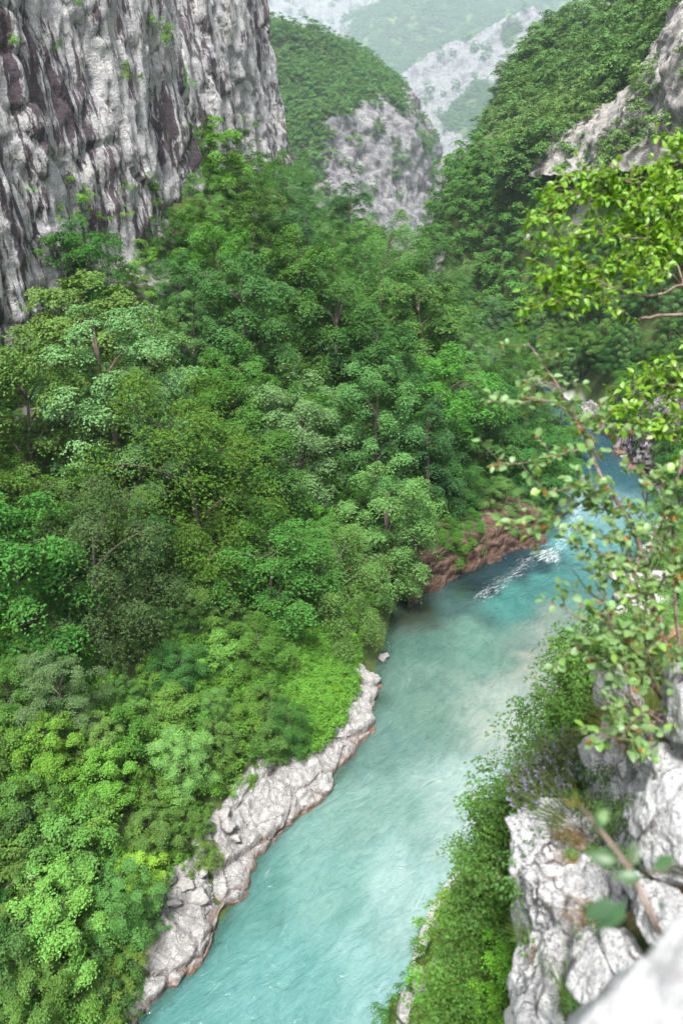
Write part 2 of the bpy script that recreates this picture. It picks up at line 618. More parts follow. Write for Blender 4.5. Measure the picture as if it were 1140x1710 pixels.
gravel = np.where(dr < dl, 1.0, 0.0) * smooth(1.6, 0.2, gz + 0.5 * fbm(np.stack([fx * 0.5, fy * 0.5, fx * 0], 1), 3, 4))
dzx = np.abs(np.gradient(GZ, 0.8, axis=1)).ravel()
dzy = np.abs(np.gradient(GZ, 0.8, axis=0)).ravel()
slope = np.hypot(dzx, dzy)
rockm = smooth(2.2, 4.0, slope) * 0.6
# bare scree at the foot of the streaked cliff
foot = np.array([PY(90, 615, 66), PY(235, 490, 82), PY(210, 400, 90)])
for f in foot:
    rockm = np.maximum(rockm, smooth(9, 3, np.hypot(fx - f[0], fy - f[1])))
me = new_mesh('terrain', np.stack([fx, fy, gz], 1), grid_faces(*gx.shape), M['ground'], {'gravel': gravel, 'rock': rockm})
tag(link('terrain', me), 'steep wooded valley sides around the river bed', kind='structure')

# wide ground sheet below everything, out to the far mountains
t = NT('valley_floor')
M['valley'] = t.done(t.principled(t.ramp(t.noise(t.coord(), 0.02, 4, 0.6), [(0.35, (0.04, 0.06, 0.025)), (0.65, (0.07, 0.10, 0.035))]), 0.95, 0.1))
nx = np.linspace(-4600, 4600, 50)
ny = np.linspace(-700, 6400, 50)
mx_, my_ = np.meshgrid(nx, ny)
me = new_mesh('valley_floor', np.stack([mx_.ravel(), my_.ravel(), np.full(mx_.size, -14.0)], 1), grid_faces(50, 50), M['valley'])
tag(link('ground', me), 'valley floor stretching to the far mountains', kind='structure')

# ------------------------------------------------------------------ river
NS, NC = 620, 72
l_, L_len = resample(LB[1:-1], NS)
r_, _ = resample(RB[1:-1], NS)
# pair the banks by projecting: smooth re-pairing by index keeps the stations roughly square
c = np.linspace(-0.12, 1.12, NC)
P2 = l_[:, None] * (1 - c)[None, :, None] + r_[:, None] * c[None, :, None]
X, Y = P2[..., 0].ravel(), P2[..., 1].ravel()
cl = P2[:, NC // 2]
sl = np.concatenate([[0], np.cumsum(np.linalg.norm(np.diff(cl, axis=0), axis=1))])
wid = np.linalg.norm(r_ - l_, axis=1)
Sg = np.repeat(sl[:, None], NC, 1).ravel()
Cg = ((c[None] - 0.5) * wid[:, None]).ravel()


def px_xy(*uv):
    return np.array([PZ(u, v)[:2] for u, v in uv])


rapid_line, _ = resample(px_xy((800, 1000), (850, 965), (885, 935), (920, 925), (945, 890), (960, 850), (975, 815)), 60)
dr_ = seg_dist(X, Y, rapid_line)
rapid = np.exp(-(dr_ / 2.1) ** 2)
bend_line, _ = resample(px_xy((925, 960), (930, 940), (915, 925)), 20)
rapid = np.clip(rapid + 0.6 * np.exp(-(seg_dist(X, Y, bend_line) / 1.0) ** 2), 0, 1.2)
wv = np.stack([Cg * 0.55, Sg * 0.23, 0 * Sg], 1)
warp = 1.2 * fbm(np.stack([X * 0.12, Y * 0.12, 0 * X], 1), 3, 31)
wv2 = np.stack([Cg * 1.5 + warp, Sg * 0.55 + warp, 0 * Sg], 1)
zz = 0.07 * fbm(wv + 0.4 * warp[:, None], 3, 5) + 0.06 * ridged(wv2, 3, 8) * (0.5 + 0.5 * vnoise(np.stack([X * 0.1, Y * 0.1, 0 * X], 1), 77))
zz = zz + rapid * (0.16 * ridged(np.stack([Cg * 0.7, Sg * 0.5, 0 * Sg], 1), 3, 15) + 0.08 * fbm(np.stack([Cg * 2, Sg * 1.6, 0 * Sg], 1), 3, 25))


def srgb(r, g, b, k=1.0):
    f = lambda x: ((x / 255 + 0.055) / 1.055) ** 2.4 if x > 10 else x / 255 / 12.92
    return np.array([f(r), f(g), f(b)]) * k


# colour of the water body by depth, with dark tree reflections painted in: milky and pale over the gravel side, deep teal in the channel
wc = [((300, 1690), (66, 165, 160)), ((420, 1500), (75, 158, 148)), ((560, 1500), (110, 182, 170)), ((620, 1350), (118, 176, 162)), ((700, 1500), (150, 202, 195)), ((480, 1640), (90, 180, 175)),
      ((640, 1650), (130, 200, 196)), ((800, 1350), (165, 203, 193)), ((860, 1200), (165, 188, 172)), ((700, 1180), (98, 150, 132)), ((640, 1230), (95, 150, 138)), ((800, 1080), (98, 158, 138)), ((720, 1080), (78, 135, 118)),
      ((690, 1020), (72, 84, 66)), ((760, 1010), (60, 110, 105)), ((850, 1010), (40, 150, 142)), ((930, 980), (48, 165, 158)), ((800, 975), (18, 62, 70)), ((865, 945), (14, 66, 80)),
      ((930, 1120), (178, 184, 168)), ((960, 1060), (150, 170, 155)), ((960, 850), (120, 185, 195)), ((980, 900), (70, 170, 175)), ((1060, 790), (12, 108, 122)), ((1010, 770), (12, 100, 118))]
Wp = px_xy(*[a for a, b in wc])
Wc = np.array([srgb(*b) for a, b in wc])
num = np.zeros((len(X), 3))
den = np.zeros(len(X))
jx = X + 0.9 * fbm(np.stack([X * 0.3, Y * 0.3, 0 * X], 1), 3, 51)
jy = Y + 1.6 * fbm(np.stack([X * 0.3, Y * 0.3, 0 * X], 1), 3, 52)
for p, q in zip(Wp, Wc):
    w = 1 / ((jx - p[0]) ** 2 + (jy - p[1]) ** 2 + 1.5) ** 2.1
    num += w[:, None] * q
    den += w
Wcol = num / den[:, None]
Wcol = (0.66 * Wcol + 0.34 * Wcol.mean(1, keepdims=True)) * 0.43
clear_pts = [((690, 1015), 2.6), ((940, 1110), 5.0), ((770, 985), 2.0), ((628, 1170), 1.4), ((965, 1050), 4.5), ((960, 1000), 4)]
clear = np.zeros(len(X))
for (uv, rad) in clear_pts:
    p = PZ(*uv)
    clear = np.maximum(clear, np.exp(-(((X - p[0]) ** 2 + (Y - p[1]) ** 2) / rad ** 2)))
clear = np.maximum(clear, 0.9 * np.exp(-(np.minimum(c, 1)[None] * wid[:, None]).ravel().clip(0) / 0.5))

t = NT('river_water')
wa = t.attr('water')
cl_a = t.attr('clear')
rp = t.attr('rapid')
uvn = t.n('ShaderNodeUVMap', uv_map='flow')


def uvmap(sx, sy):
    mp = t.n('ShaderNodeMapping')
    mp.inputs['Scale'].default_value = (sx, sy, 1)
    t.l(uvn.outputs[0], mp.inputs[0])
    return mp.outputs[0]


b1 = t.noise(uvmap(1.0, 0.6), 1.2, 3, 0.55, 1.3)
b2 = t.noise(uvmap(1.0, 0.7), 3.4, 3, 0.55, 0.7)
b3 = t.noise(uvmap(1.0, 0.55), 0.5, 5, 0.62, 2.0)
# silt veils along the current, then ripple light and shade painted into the colour
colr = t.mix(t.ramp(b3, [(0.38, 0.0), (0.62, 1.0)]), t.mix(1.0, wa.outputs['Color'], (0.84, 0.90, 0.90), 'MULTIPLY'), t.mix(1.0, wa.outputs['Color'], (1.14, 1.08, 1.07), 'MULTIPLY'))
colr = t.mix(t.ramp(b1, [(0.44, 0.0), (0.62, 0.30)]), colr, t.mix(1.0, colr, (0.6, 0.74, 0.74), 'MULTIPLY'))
fo = t.noise(uvmap(1.0, 0.36), 2.6, 9, 0.75, 1.2)
fm = t.math('ADD', fo, t.math('MULTIPLY', t.math('SUBTRACT', rp.outputs['Fac'], 0.75), 0.30))
foam = t.ramp(fm, [(0.56, 0.0), (0.92, 0.75)])
fo2 = t.noise(uvmap(1.0, 0.12), 2.4, 6, 0.65, 0.5)
wisp = t.ramp(fo2, [(0.66, 0.0), (0.74, 0.35)])
colr = t.mix(wisp, colr, (0.55, 0.66, 0.64))
bp = t.n('ShaderNodeBump')
bp.inputs['Strength'].default_value = 0.9
bp.inputs['Distance'].default_value = 0.2
t.l(t.math('ADD', b1, t.math('MULTIPLY', b2, 0.4)), bp.inputs['Height'])
df = t.n('ShaderNodeBsdfDiffuse')
t.l(colr, df.inputs['Color'])
t.l(bp.outputs[0], df.inputs['Normal'])
tp = t.n('ShaderNodeBsdfTransparent')
tp.inputs['Color'].default_value = (0.62, 0.85, 0.78, 1)
m1 = t.n('ShaderNodeMixShader')
t.l(t.math('MULTIPLY', cl_a.outputs['Fac'], 0.6), m1.inputs[0])
t.l(df.outputs[0], m1.inputs[1])
t.l(tp.outputs[0], m1.inputs[2])
gl = t.n('ShaderNodeBsdfGlossy')
gl.inputs['Roughness'].default_value = 0.06
t.l(bp.outputs[0], gl.inputs['Normal'])
fr = t.n('ShaderNodeFresnel')
fr.inputs['IOR'].default_value = 1.34
t.l(bp.outputs[0], fr.inputs['Normal'])
m2 = t.n('ShaderNodeMixShader')
t.l(fr.outputs[0], m2.inputs[0])
t.l(m1.outputs[0], m2.inputs[1])
t.l(gl.outputs[0], m2.inputs[2])
fd = t.n('ShaderNodeBsdfDiffuse')
fd.inputs['Color'].default_value = (0.80, 0.84, 0.84, 1)
m3 = t.n('ShaderNodeMixShader')
t.l(foam, m3.inputs[0])
t.l(m2.outputs[0], m3.inputs[1])
t.l(fd.outputs[0], m3.inputs[2])
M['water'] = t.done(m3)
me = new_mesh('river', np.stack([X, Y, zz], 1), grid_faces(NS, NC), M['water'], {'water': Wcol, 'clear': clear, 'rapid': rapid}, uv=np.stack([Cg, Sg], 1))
tag(link('river', me), 'turquoise river running through the gorge', kind='structure')


# ------------------------------------------------------------------ cliffs and rock faces
def sweep_cliff(name, poly, top, below, ds, dh, mat, label, flute=1.2, ledge=0.5, rough=0.35, lean=0.06, seed=1, side=1, cap=12, crack=0.0, parent=None, scale=1.0, cells=(0.55, 0.55, 0.8), big=0.0):
    """A rock face swept along a plan curve (x, y, foot z) and displaced along its own outward direction."""
    pts, L = resample(np.array(poly, float), int(np.linalg.norm(np.diff(np.array(poly), axis=0)[:, :2], axis=1).sum() / ds))
    n = len(pts)
    hs = np.arange(-below, top + dh, dh)
    tan = norm(np.gradient(pts[:, :2], axis=0))
    k = 9
    pad = np.pad(tan, ((k, k), (0, 0)), mode='edge')
    tan = norm(np.stack([np.convolve(pad[:, i], np.ones(2 * k + 1) / (2 * k + 1), 'valid') for i in (0, 1)], 1))
    out = np.stack([tan[:, 1], -tan[:, 0]], 1) * side
    S = np.linspace(0, L, n)
    H = hs[None] + 0 * S[:, None]
    S2 = S[:, None] + 0 * H
    base = np.repeat(pts[:, None], len(hs), 1)
    o3 = np.concatenate([out, np.zeros((n, 1))], 1)[:, None]
    Pw = base.copy()
    Pw[..., 2] += H
    q = Pw.reshape(-1, 3)
    qs = np.stack([S2.ravel(), H.ravel()], 1)
    sc = scale
    d = flute * (ridged(np.stack([qs[:, 0] * 0.16 * sc, qs[:, 1] * 0.022 * sc, 0 * qs[:, 0] + seed], 1), 4, seed) * 0.9)
    d += flute * 0.5 * fbm(np.stack([qs[:, 0] * 0.5 * sc, qs[:, 1] * 0.09 * sc, 0 * qs[:, 0] + seed], 1), 4, seed + 3)
    d += ledge * 1.6 * fbm(q * np.array([0.11, 0.11, 0.03]) * sc, 4, seed + 5)
    st = qs[:, 1] * 0.28 * sc + 0.9 * fbm(q * 0.07 * sc, 3, seed + 6)
    d += ledge * 0.16 * (np.abs((st % 1.0) - 0.5) * 2) ** 2
    d += rough * fbm(q * np.array([0.9, 0.9, 0.4]) * sc, 4, seed + 8, 0.55)
    if crack:
        d1, d2, cid = worley((q + 0.35 * np.stack([vnoise(q * 0.5, 3), vnoise(q * 0.5, 4), vnoise(q * 0.5, 5)], 1)) * np.array(cells) * sc, seed)
        d += crack * (smooth(0.0, 0.16, d2 - d1) - 1) + crack * 1.6 * (cid - 0.5)
        if big:
            e1, e2, cid2 = worley((q + 1.2 * np.stack([vnoise(q * 0.25, 13), vnoise(q * 0.25, 14), 2 * vnoise(q * 0.25, 15)], 1)) * np.array([0.13, 0.13, 0.045]), seed + 60)
            d += big * (cid2 - 0.5) - 0.5 * (1 - smooth(0.0, 0.06, e2 - e1))
    d -= lean * H.ravel()
    V = q + (o3 * np.ones((1, len(hs), 1))).reshape(-1, 3) * d[:, None]
    V = V.reshape(n, len(hs), 3)
    cap_row = V[:, -1] - np.concatenate([out, np.zeros((n, 1))], 1) * cap
    cap_row[:, 2] += cap * 0.3
    V = np.concatenate([V, cap_row[:, None]], 1)
    nr = len(hs) + 1
    f = grid_faces(n, nr)
    if side < 0:
        f = f[:, ::-1]
    me = new_mesh(name, V.reshape(-1, 3), f, mat, {'rock': np.ones(n * nr)}, uv=np.stack([np.repeat(S, nr), np.tile(np.concatenate([hs, [hs[-1] + cap]]), n)], 1))
    o = link(name, me, parent)
    if label:
        tag(o, label, kind='structure')
    return o, V


# streaked cliff on the left: runs away from us, then turns its edge
cliff_main, CV1 = sweep_cliff('cliff', [(-60, 34, 27), (-48, 50, 27), (-36, 69, 28), (-28, 84, 31), (-20.5, 98.5, 38), (-19.5, 103, 40), (-24, 108, 42), (-40, 114, 44)], 60, 8, 0.3, 0.33, M['cliff'],
                              'tall grey limestone cliff with dark water stains', flute=0.6, ledge=1.1, rough=0.2, lean=0.03, seed=3, side=1, crack=0.3, cells=(0.36, 0.36, 0.07), big=1.2)
cliff_second, CV2 = sweep_cliff('cliff', [(-60, 118, 50), (-44, 123, 50), (-30, 134, 49), (-20, 150, 47), (-12.5, 168, 44), (-13, 175, 43), (-22, 182, 44), (-40, 188, 46)], 70, 8, 0.42, 0.45, M['cliff'],
                                'second grey cliff set back behind the streaked one', flute=0.9, ledge=0.8, rough=0.22, lean=0.13, seed=21, side=1, crack=0.45, cells=(0.32, 0.32, 0.07), big=1.6)
sweep_cliff('river_wall', [(44, 80, -1), (47, 88, -1), (49, 96, -1), (46.8, 104, -1), (47.5, 112, -1), (50, 122, -1)][::-1], 11, 1.5, 0.25, 0.25, M['wall_rock'], 'dark streaked rock wall standing in the river bend',
            flute=0.5, ledge=0.5, rough=0.3, lean=0.25, seed=41, side=1, cap=5, crack=0.3, scale=2.0)


def ledge_strip(name, poly, profile, ds, mat, label, seed, amp=0.35, crack=0.35, wscale=0.5, side=-1, nprof=60, wvar=0.5, flat=True):
    """A bank of bedrock: a cross profile (offset inland, height) swept along the waterline, broken into blocks."""
    pts, L = resample(np.array(poly, float), int(np.linalg.norm(np.diff(np.array(poly), axis=0), axis=1).sum() / ds))
    n = len(pts)
    tan = norm(np.gradient(pts, axis=0))
    k = 6
    pad = np.pad(tan, ((k, k), (0, 0)), mode='edge')
    tan = norm(np.stack([np.convolve(pad[:, i], np.ones(2 * k + 1) / (2 * k + 1), 'valid') for i in (0, 1)], 1))
    inl = np.stack([-tan[:, 1], tan[:, 0]], 1) * (-side)
    pr = catmull(np.array(profile, float), nprof)
    S = np.linspace(0, L, n)
    ww = 1 + wvar * vnoise(np.stack([S * 0.13, 0 * S, 0 * S + seed], 1), seed)
    jag = 0.7 * fbm(np.stack([S * 0.35, 0 * S, 0 * S + 7], 1), 4, seed + 2)
    off = pr[None, :, 0] * ww[:, None] + jag[:, None] * np.linspace(1, 0.2, nprof)[None]
    V = np.zeros((n, nprof, 3))
    V[..., :2] = pts[:, None] + inl[:, None] * off[..., None]
    V[..., 2] = pr[None, :, 1] * (0.75 + 0.25 * ww[:, None])
    q = V.reshape(-1, 3)
    d1, d2, cid = worley(q * np.array([wscale, wscale, wscale * 1.4]), seed)
    e = crack * (smooth(0.0, 0.12, d2 - d1) - 1) + crack * 1.1 * (cid - 0.5) + amp * fbm(q * 0.6, 4, seed + 4) + amp * 0.3 * fbm(q * 2.4, 3, seed + 8)
    fade = np.tile(np.concatenate([np.linspace(0.3, 1, 6), np.ones(nprof - 6)]), n)
    q = q + np.stack([0 * e, 0 * e, e * fade], 1)
    ii = np.repeat(inl, nprof, 0)
    q[:, :2] -= ii * (0.5 * e * fade)[:, None]
    f = grid_faces(n, nprof)
    me = new_mesh(name, q, f, mat, {'rock': np.ones(len(q))}, smooth_shade=not flat)
    return tag(link(name, me), label, kind='structure')


iL = [i for i in range(500)]
yl = LBs[:, 1]
shore_a = LBs[(yl > 12) & (yl < 55)]
ledge_strip('shore_ledge', shore_a[::8], [(-0.5, -1.2), (0.0, -0.2), (0.15, 0.55), (0.7, 1.0), (1.5, 1.3), (2.4, 1.75), (3.2, 2.2), (4.0, 2.8), (4.8, 3.0), (6, 2.5)], 0.16, M['white_rock'], 'white limestone ledge along the left shore', 5, crack=0.34, wscale=0.30, amp=0.30, wvar=0.35)
k0 = int(np.argmin(np.hypot(LBs[:, 0] - PZ(675, 1015)[0], LBs[:, 1] - PZ(675, 1015)[1])))
k1 = int(np.argmin(np.hypot(LBs[:, 0] - PZ(915, 898)[0], LBs[:, 1] - PZ(915, 898)[1])))
red_line = LBs[k0:k1:6]
ledge_strip('red_bank', red_line, [(-0.6, -1.5), (-0.1, 0.0), (0.1, 0.9), (0.4, 1.3), (0.6, 2.2), (1.2, 2.5), (1.4, 3.4), (2.4, 3.8), (4.0, 4.3), (6, 4.2)], 0.17, M['red_rock'], 'reddish brown layered rock bank below the trees', 15, amp=0.4, crack=0.45, wscale=0.3, wvar=0.35)


# ------------------------------------------------------------------ far slopes and mountains (control points: seen position and distance)
def loft(name, rows, nr, nc, mat, label, amp=4.0, freq=0.02, seed=1, rough_rock=1.0, vert=1.0, ks=1.0):
    G = np.array([[(*PY(u, v, y * ks), k) for (u, v, y, k) in row] for row in rows], float)
    a = np.stack([catmull(G[i], nc) for i in range(len(G))])
    b = np.stack([catmull(a[:, j], nr) for j in range(nc)], 1)
    Pp, K = b[..., :3], np.clip(b[..., 3], 0, 1)
    du = np.gradient(Pp, axis=1)
    dv = np.gradient(Pp, axis=0)
    N = norm(np.cross(dv, du))
    if (N.reshape(-1, 3) @ norm(EYE - Pp.reshape(-1, 3).mean(0))).mean() < 0:
        N = -N
    q = Pp.reshape(-1, 3)
    kk = K.ravel()
    kk2 = np.clip(kk + 0.45 * fbm(q * freq * 2.2, 4, seed + 50), 0, 1)
    rk = smooth(0.35, 0.65, kk2)
    qv = q * np.array([1, 1, 0.18])
    d = amp * fbm(q * freq, 4, seed) + rk * amp * 0.8 * rough_rock * (ridged(qv * freq * 4, 4, seed + 7) * 0.6 + 0.5 * fbm(q * freq * 7, 3, seed + 9))
    edge = np.ones(K.shape)
    V = q + N.reshape(-1, 3) * d[:, None]
    f = grid_faces(nr, nc)
    me = new_mesh(name, V, f, mat, {'rock': rk})
    o = link(name, me)
    tag(o, label, kind='structure')
    return o, V.reshape(nr, nc, 3), rk.reshape(nr, nc), N


M1 = [[(380, 20, 640, 0), (470, 38, 650, 0), (530, 52, 655, 0), (560, 70, 665, .0), (590, 82, 730, 0)],
      [(380, 120, 600, 0), (480, 120, 600, 0), (560, 128, 600, 0), (648, 152, 615, .2), (672, 150, 720, .5)],
      [(380, 200, 560, 0), (490, 190, 560, 0), (570, 180, 555, .15), (674, 200, 590, 1), (705, 200, 720, 1)],
      [(420, 260, 540, 0), (505, 225, 540, 0), (588, 235, 548, .8), (690, 262, 580, 1), (722, 260, 720, 1)],
      [(440, 330, 520, .3), (535, 275, 520, .5), (605, 300, 540, .9), (704, 320, 570, 1), (740, 320, 720, 1)],
      [(470, 400, 500, 1), (575, 340, 500, .9), (640, 365, 530, .7), (722, 372, 560, 1), (760, 370, 720, 1)],
      [(500, 480, 480, 1), (620, 430, 480, 1), (680, 440, 520, .8), (745, 430, 550, 1), (800, 420, 720, 1)]]
M2 = [[(600, 160, 1500, .2), (658, 143, 1500, .8), (710, 105, 1500, 1), (770, 70, 1500, 1), (835, 38, 1500, 1), (886, 17, 1500, 1), (912, 40, 1520, .8), (990, 60, 1600, .3)],
      [(610, 210, 1450, 0), (662, 180, 1430, .8), (720, 155, 1430, 1), (780, 125, 1430, .9), (840, 95, 1440, .8), (890, 70, 1450, 1), (925, 75, 1480, .6), (990, 110, 1560, .0)],
      [(640, 270, 1380, .1), (690, 225, 1370, .3), (730, 205, 1370, .6), (780, 175, 1380, .0), (830, 150, 1390, .5), (880, 115, 1400, .2), (930, 110, 1430, .0), (1000, 160, 1500, 0)],
      [(650, 330, 1320, .3), (700, 285, 1310, .5), (740, 262, 1310, .95), (785, 222, 1320, .6), (830, 195, 1330, .0), (880, 170, 1350, .1), (930, 160, 1390, 0), (1000, 220, 1450, 0)],
      [(660, 420, 1240, .5), (710, 360, 1230, .2), (750, 330, 1230, .4), (800, 290, 1240, .2), (840, 260, 1250, 0), (890, 230, 1280, 0), (940, 220, 1330, 0), (1010, 280, 1400, 0)],
      [(660, 560, 1140, .2), (710, 520, 1130, .2), (750, 500, 1130, .2), (800, 460, 1140, .2), (840, 430, 1150, 0), (890, 400, 1180, 0), (940, 390, 1230, 0), (1010, 450, 1300, 0)]]
M3 = [[(250, -190, 2600, .5), (430, -180, 2600, .6), (560, -170, 2600, .5), (700, -160, 2600, .3), (850, -150, 2650, .1), (1000, -150, 2650, .1), (1250, -150, 2650, .2)],
      [(250, -20, 2300, 1), (450, -30, 2300, 1), (560, -20, 2300, 1), (650, -20, 2250, .6), (760, -20, 2250, .3), (880, -20, 2300, .1), (1250, -20, 2300, 0)],
      [(250, 60, 2200, .9), (470, 55, 2150, 1), (560, 60, 2150, .9), (640, 30, 2100, .1), (760, 30, 2100, .1), (880, 40, 2150, 0), (1250, 40, 2200, 0)],
      [(250, 140, 2000, .3), (480, 120, 1980, .1), (570, 120, 1980, 0), (660, 115, 1950, 0), (780, 100, 1970, 0), (900, 110, 2000, 0), (1250, 110, 2050, 0)],
      [(250, 300, 1700, 0), (500, 280, 1700, 0), (600, 260, 1700, 0), (700, 250, 1680, 0), (800, 240, 1690, 0), (900, 240, 1700, 0), (1250, 240, 1700, 0)],
      [(250, 480, 1300, 0), (500, 460, 1300, 0), (600, 440, 1300, 0), (700, 430, 1280, 0), (800, 420, 1290, 0), (900, 420, 1300, 0), (1250, 420, 1300, 0)]]
R1 = [[(815, 215, 400, .5), (838, 180, 310, .4), (855, 130, 310, 0), (900, 82, 320, 0), (950, 45, 320, .3), (1000, 0, 320, .9), (1060, -50, 320, .9), (1140, -130, 320, .5), (1320, -220, 320, 0)],
      [(812, 230, 380, .5), (832, 212, 275, .3), (862, 170, 275, 0), (920, 130, 275, 0), (980, 88, 275, 0), (1040, 45, 270, 0), (1090, 5, 265, 0), (1140, -60, 260, .5), (1320, -130, 260, 0)],
      [(815, 250, 360, .5), (842, 240, 245, .2), (880, 212, 235, 0), (940, 180, 230, 0), (1000, 148, 225, 0), (1060, 108, 215, 0), (1108, 60, 205, .2), (1150, 10, 190, 1), (1320, -40, 180, 1)],
      [(815, 270, 340, .5), (850, 265, 222, 0), (890, 252, 208, 0), (945, 240, 198, .3), (1005, 205, 190, .75), (1062, 165, 182, .95), (1114, 115, 170, 1), (1160, 75, 155, 1), (1320, 40, 145, 1)],
      [(815, 310, 330, .3), (850, 308, 214, 0), (890, 300, 197, .2), (940, 290, 181, 1), (1000, 285, 168, 1), (1060, 280, 155, 1), (1112, 275, 145, 1), (1160, 270, 137, 1), (1320, 270, 123, 1)]]
o_m3, V_m3, K_m3, N_m3 = loft('mountain', M3, 150, 210, M['cliff_far'], 'farthest hazy mountain slope closing the valley', amp=36, freq=0.0024, seed=7, rough_rock=0.9, ks=1.7)
o_m2, V_m2, K_m2, N_m2 = loft('mountain', M2, 200, 220, M['cliff_far'], 'far pale rocky ridge behind the gorge', amp=20, freq=0.0036, seed=17, ks=1.7)
o_m1, V_m1, K_m1, N_m1 = loft('mountain', M1, 240, 160, M['cliff_far'], 'mid distance wooded mountain with a grey rock face', amp=6, freq=0.018, seed=27, rough_rock=0.8)
R1 = [[(u, v, y, min(1, k + 0.17)) for (u, v, y, k) in row] for row in R1]
M1 = [[(u, v, y, min(1, k + 0.08)) for (u, v, y, k) in row] for row in M1]
o_r1, V_r1, K_r1, N_r1 = loft('hillside', R1, 170, 230, M['right_rock'], 'wooded hillside above the pale road cut', amp=2.2, freq=0.04, seed=37, rough_rock=1.1)


# ------------------------------------------------------------------ trees
def crown_mesh(name, seed, H, Rr, base, clumps, twigs, per_twig, rc, leaf, up, shape, droop, lobes=6, mat='leaf', aspect=0.6):
    """Crown: sprays of leaves on radiating twigs, spread through a lobed volume. Also gives the spray centres for the limbs."""
    rng = np.random.default_rng(seed)

    def profile(hh):
        if shape == 'dome':
            return np.sqrt(np.clip(1 - (np.abs(hh - 0.38) / 0.64) ** 2.2, 0.02, 1))
        if shape == 'cone':
            return np.clip(1.05 - hh, 0.05, 1) ** 0.72
        if shape == 'column':
            return np.sqrt(np.clip(1 - (np.abs(hh - 0.45) / 0.58) ** 3, 0.02, 1)) * 0.9
        return np.sqrt(np.clip(1 - hh ** 2.2, 0.02, 1))
    # boughs: well spaced mounds over the crown, each carrying its own sprays, with gaps between them
    nb_ = max(7, clumps // 9)
    th = rng.uniform(0, 2 * np.pi, 600)
    hh = rng.uniform(0.02, 1, 600)
    rad = rng.uniform(0.62, 1.02, 600) * Rr * profile(hh) * (1 + 0.2 * np.cos(lobes * th + 4 * hh))
    cand_ = np.stack([rad * np.cos(th), rad * np.sin(th), base + hh * (H - base)], 1)
    pick = [int(np.argmax(hh))]
    dmin = np.linalg.norm(cand_ - cand_[pick[0]], axis=1)
    while len(pick) < nb_:
        k = int(np.argmax(dmin * rng.uniform(0.75, 1, 600)))
        pick.append(k)
        dmin = np.minimum(dmin, np.linalg.norm(cand_ - cand_[k], axis=1))
    B = cand_[pick]
    bo = norm(np.stack([np.cos(th[pick]), np.sin(th[pick]), 1.2 * (hh[pick] - 0.3)], 1))
    own = rng.integers(0, nb_, clumps)
    cr = Rr * 2.15 / math.sqrt(nb_) * rng.uniform(0.75, 1.2, nb_)[own]
    d = norm(rng.normal(0, 1, (clumps, 3)) + 0.75 * bo[own] + np.array([0, 0, 0.75]))
    C = B[own] + d * (cr * rng.uniform(0.45, 1.0, clumps))[:, None] * np.array([1, 1, 0.62])
    inner = rng.random(clumps) < 0.22
    C[inner] = C[inner] * np.array([0.55, 0.55, 1.0]) - np.array([0, 0, 0.05 * H])
    lean = rng.normal(0, 0.05, 2) * H
    C[:, :2] += lean * np.clip(C[:, 2:3] / H, 0, 1)
    outw = norm(d * 0.55 + bo[own])
    n = norm(up * np.array([0, 0, 1.0]) + (1 - up) * d + rng.normal(0, 0.16, (clumps, 3)))
    # main axis of a spray: outwards, in the plane of the spray
    ax = outw - n * np.sum(outw * n, 1, keepdims=True)
    ax = norm(ax + 1e-3)
    bx = np.cross(n, ax)
    rcs = rc * rng.uniform(0.65, 1.3, clumps)
    m = twigs * per_twig
    ang = np.tile(np.repeat(np.linspace(-2.3, 2.3, twigs), per_twig), (clumps, 1)) + rng.normal(0, 0.33, (clumps, m))
    s = np.tile(np.tile(np.linspace(0.12, 1, per_twig), twigs), (clumps, 1)) * rng.uniform(0.75, 1.15, (clumps, m))
    side = np.where(np.arange(m) % 2 == 0, 1.0, -1.0)[None]
    tw = np.cos(ang)[..., None] * ax[:, None] + np.sin(ang)[..., None] * bx[:, None]
    tp_ = -np.sin(ang)[..., None] * ax[:, None] + np.cos(ang)[..., None] * bx[:, None]
    pos = C[:, None] + tw * (s * rcs[:, None] * (1 - 0.35 * np.abs(ang) / 2.3))[..., None]
    pos = pos - n[:, None] * (droop * rcs[:, None] * s ** 2)[..., None] - np.array([0, 0, 1.0]) * (droop * 0.6 * rcs[:, None] * s ** 2)[..., None]
    pos += rng.normal(0, 0.05 * rc, pos.shape)
    ldir = norm(tw * 0.6 + tp_ * side[..., None] * 0.8 + rng.normal(0, 0.25, pos.shape) - n[:, None] * 0.15)
    ln = norm(n[:, None] + rng.normal(0, 0.33, pos.shape))
    lsd = norm(np.cross(ln, ldir))
    L = leaf * rng.uniform(0.7, 1.25, pos.shape[:2])[..., None]
    W = L * aspect * 0.5
    v0 = pos
    v1 = pos + ldir * L * 0.45 + lsd * W
    v2 = pos + ldir * L - ln * L * 0.12
    v3 = pos + ldir * L * 0.45 - lsd * W
    V = np.stack([v0, v1, v2, v3], 2).reshape(-1, 3)
    F = np.arange(len(V)).reshape(-1, 4)
    me = new_mesh(name, V, F, M[mat], smooth_shade=False)
    return me, C


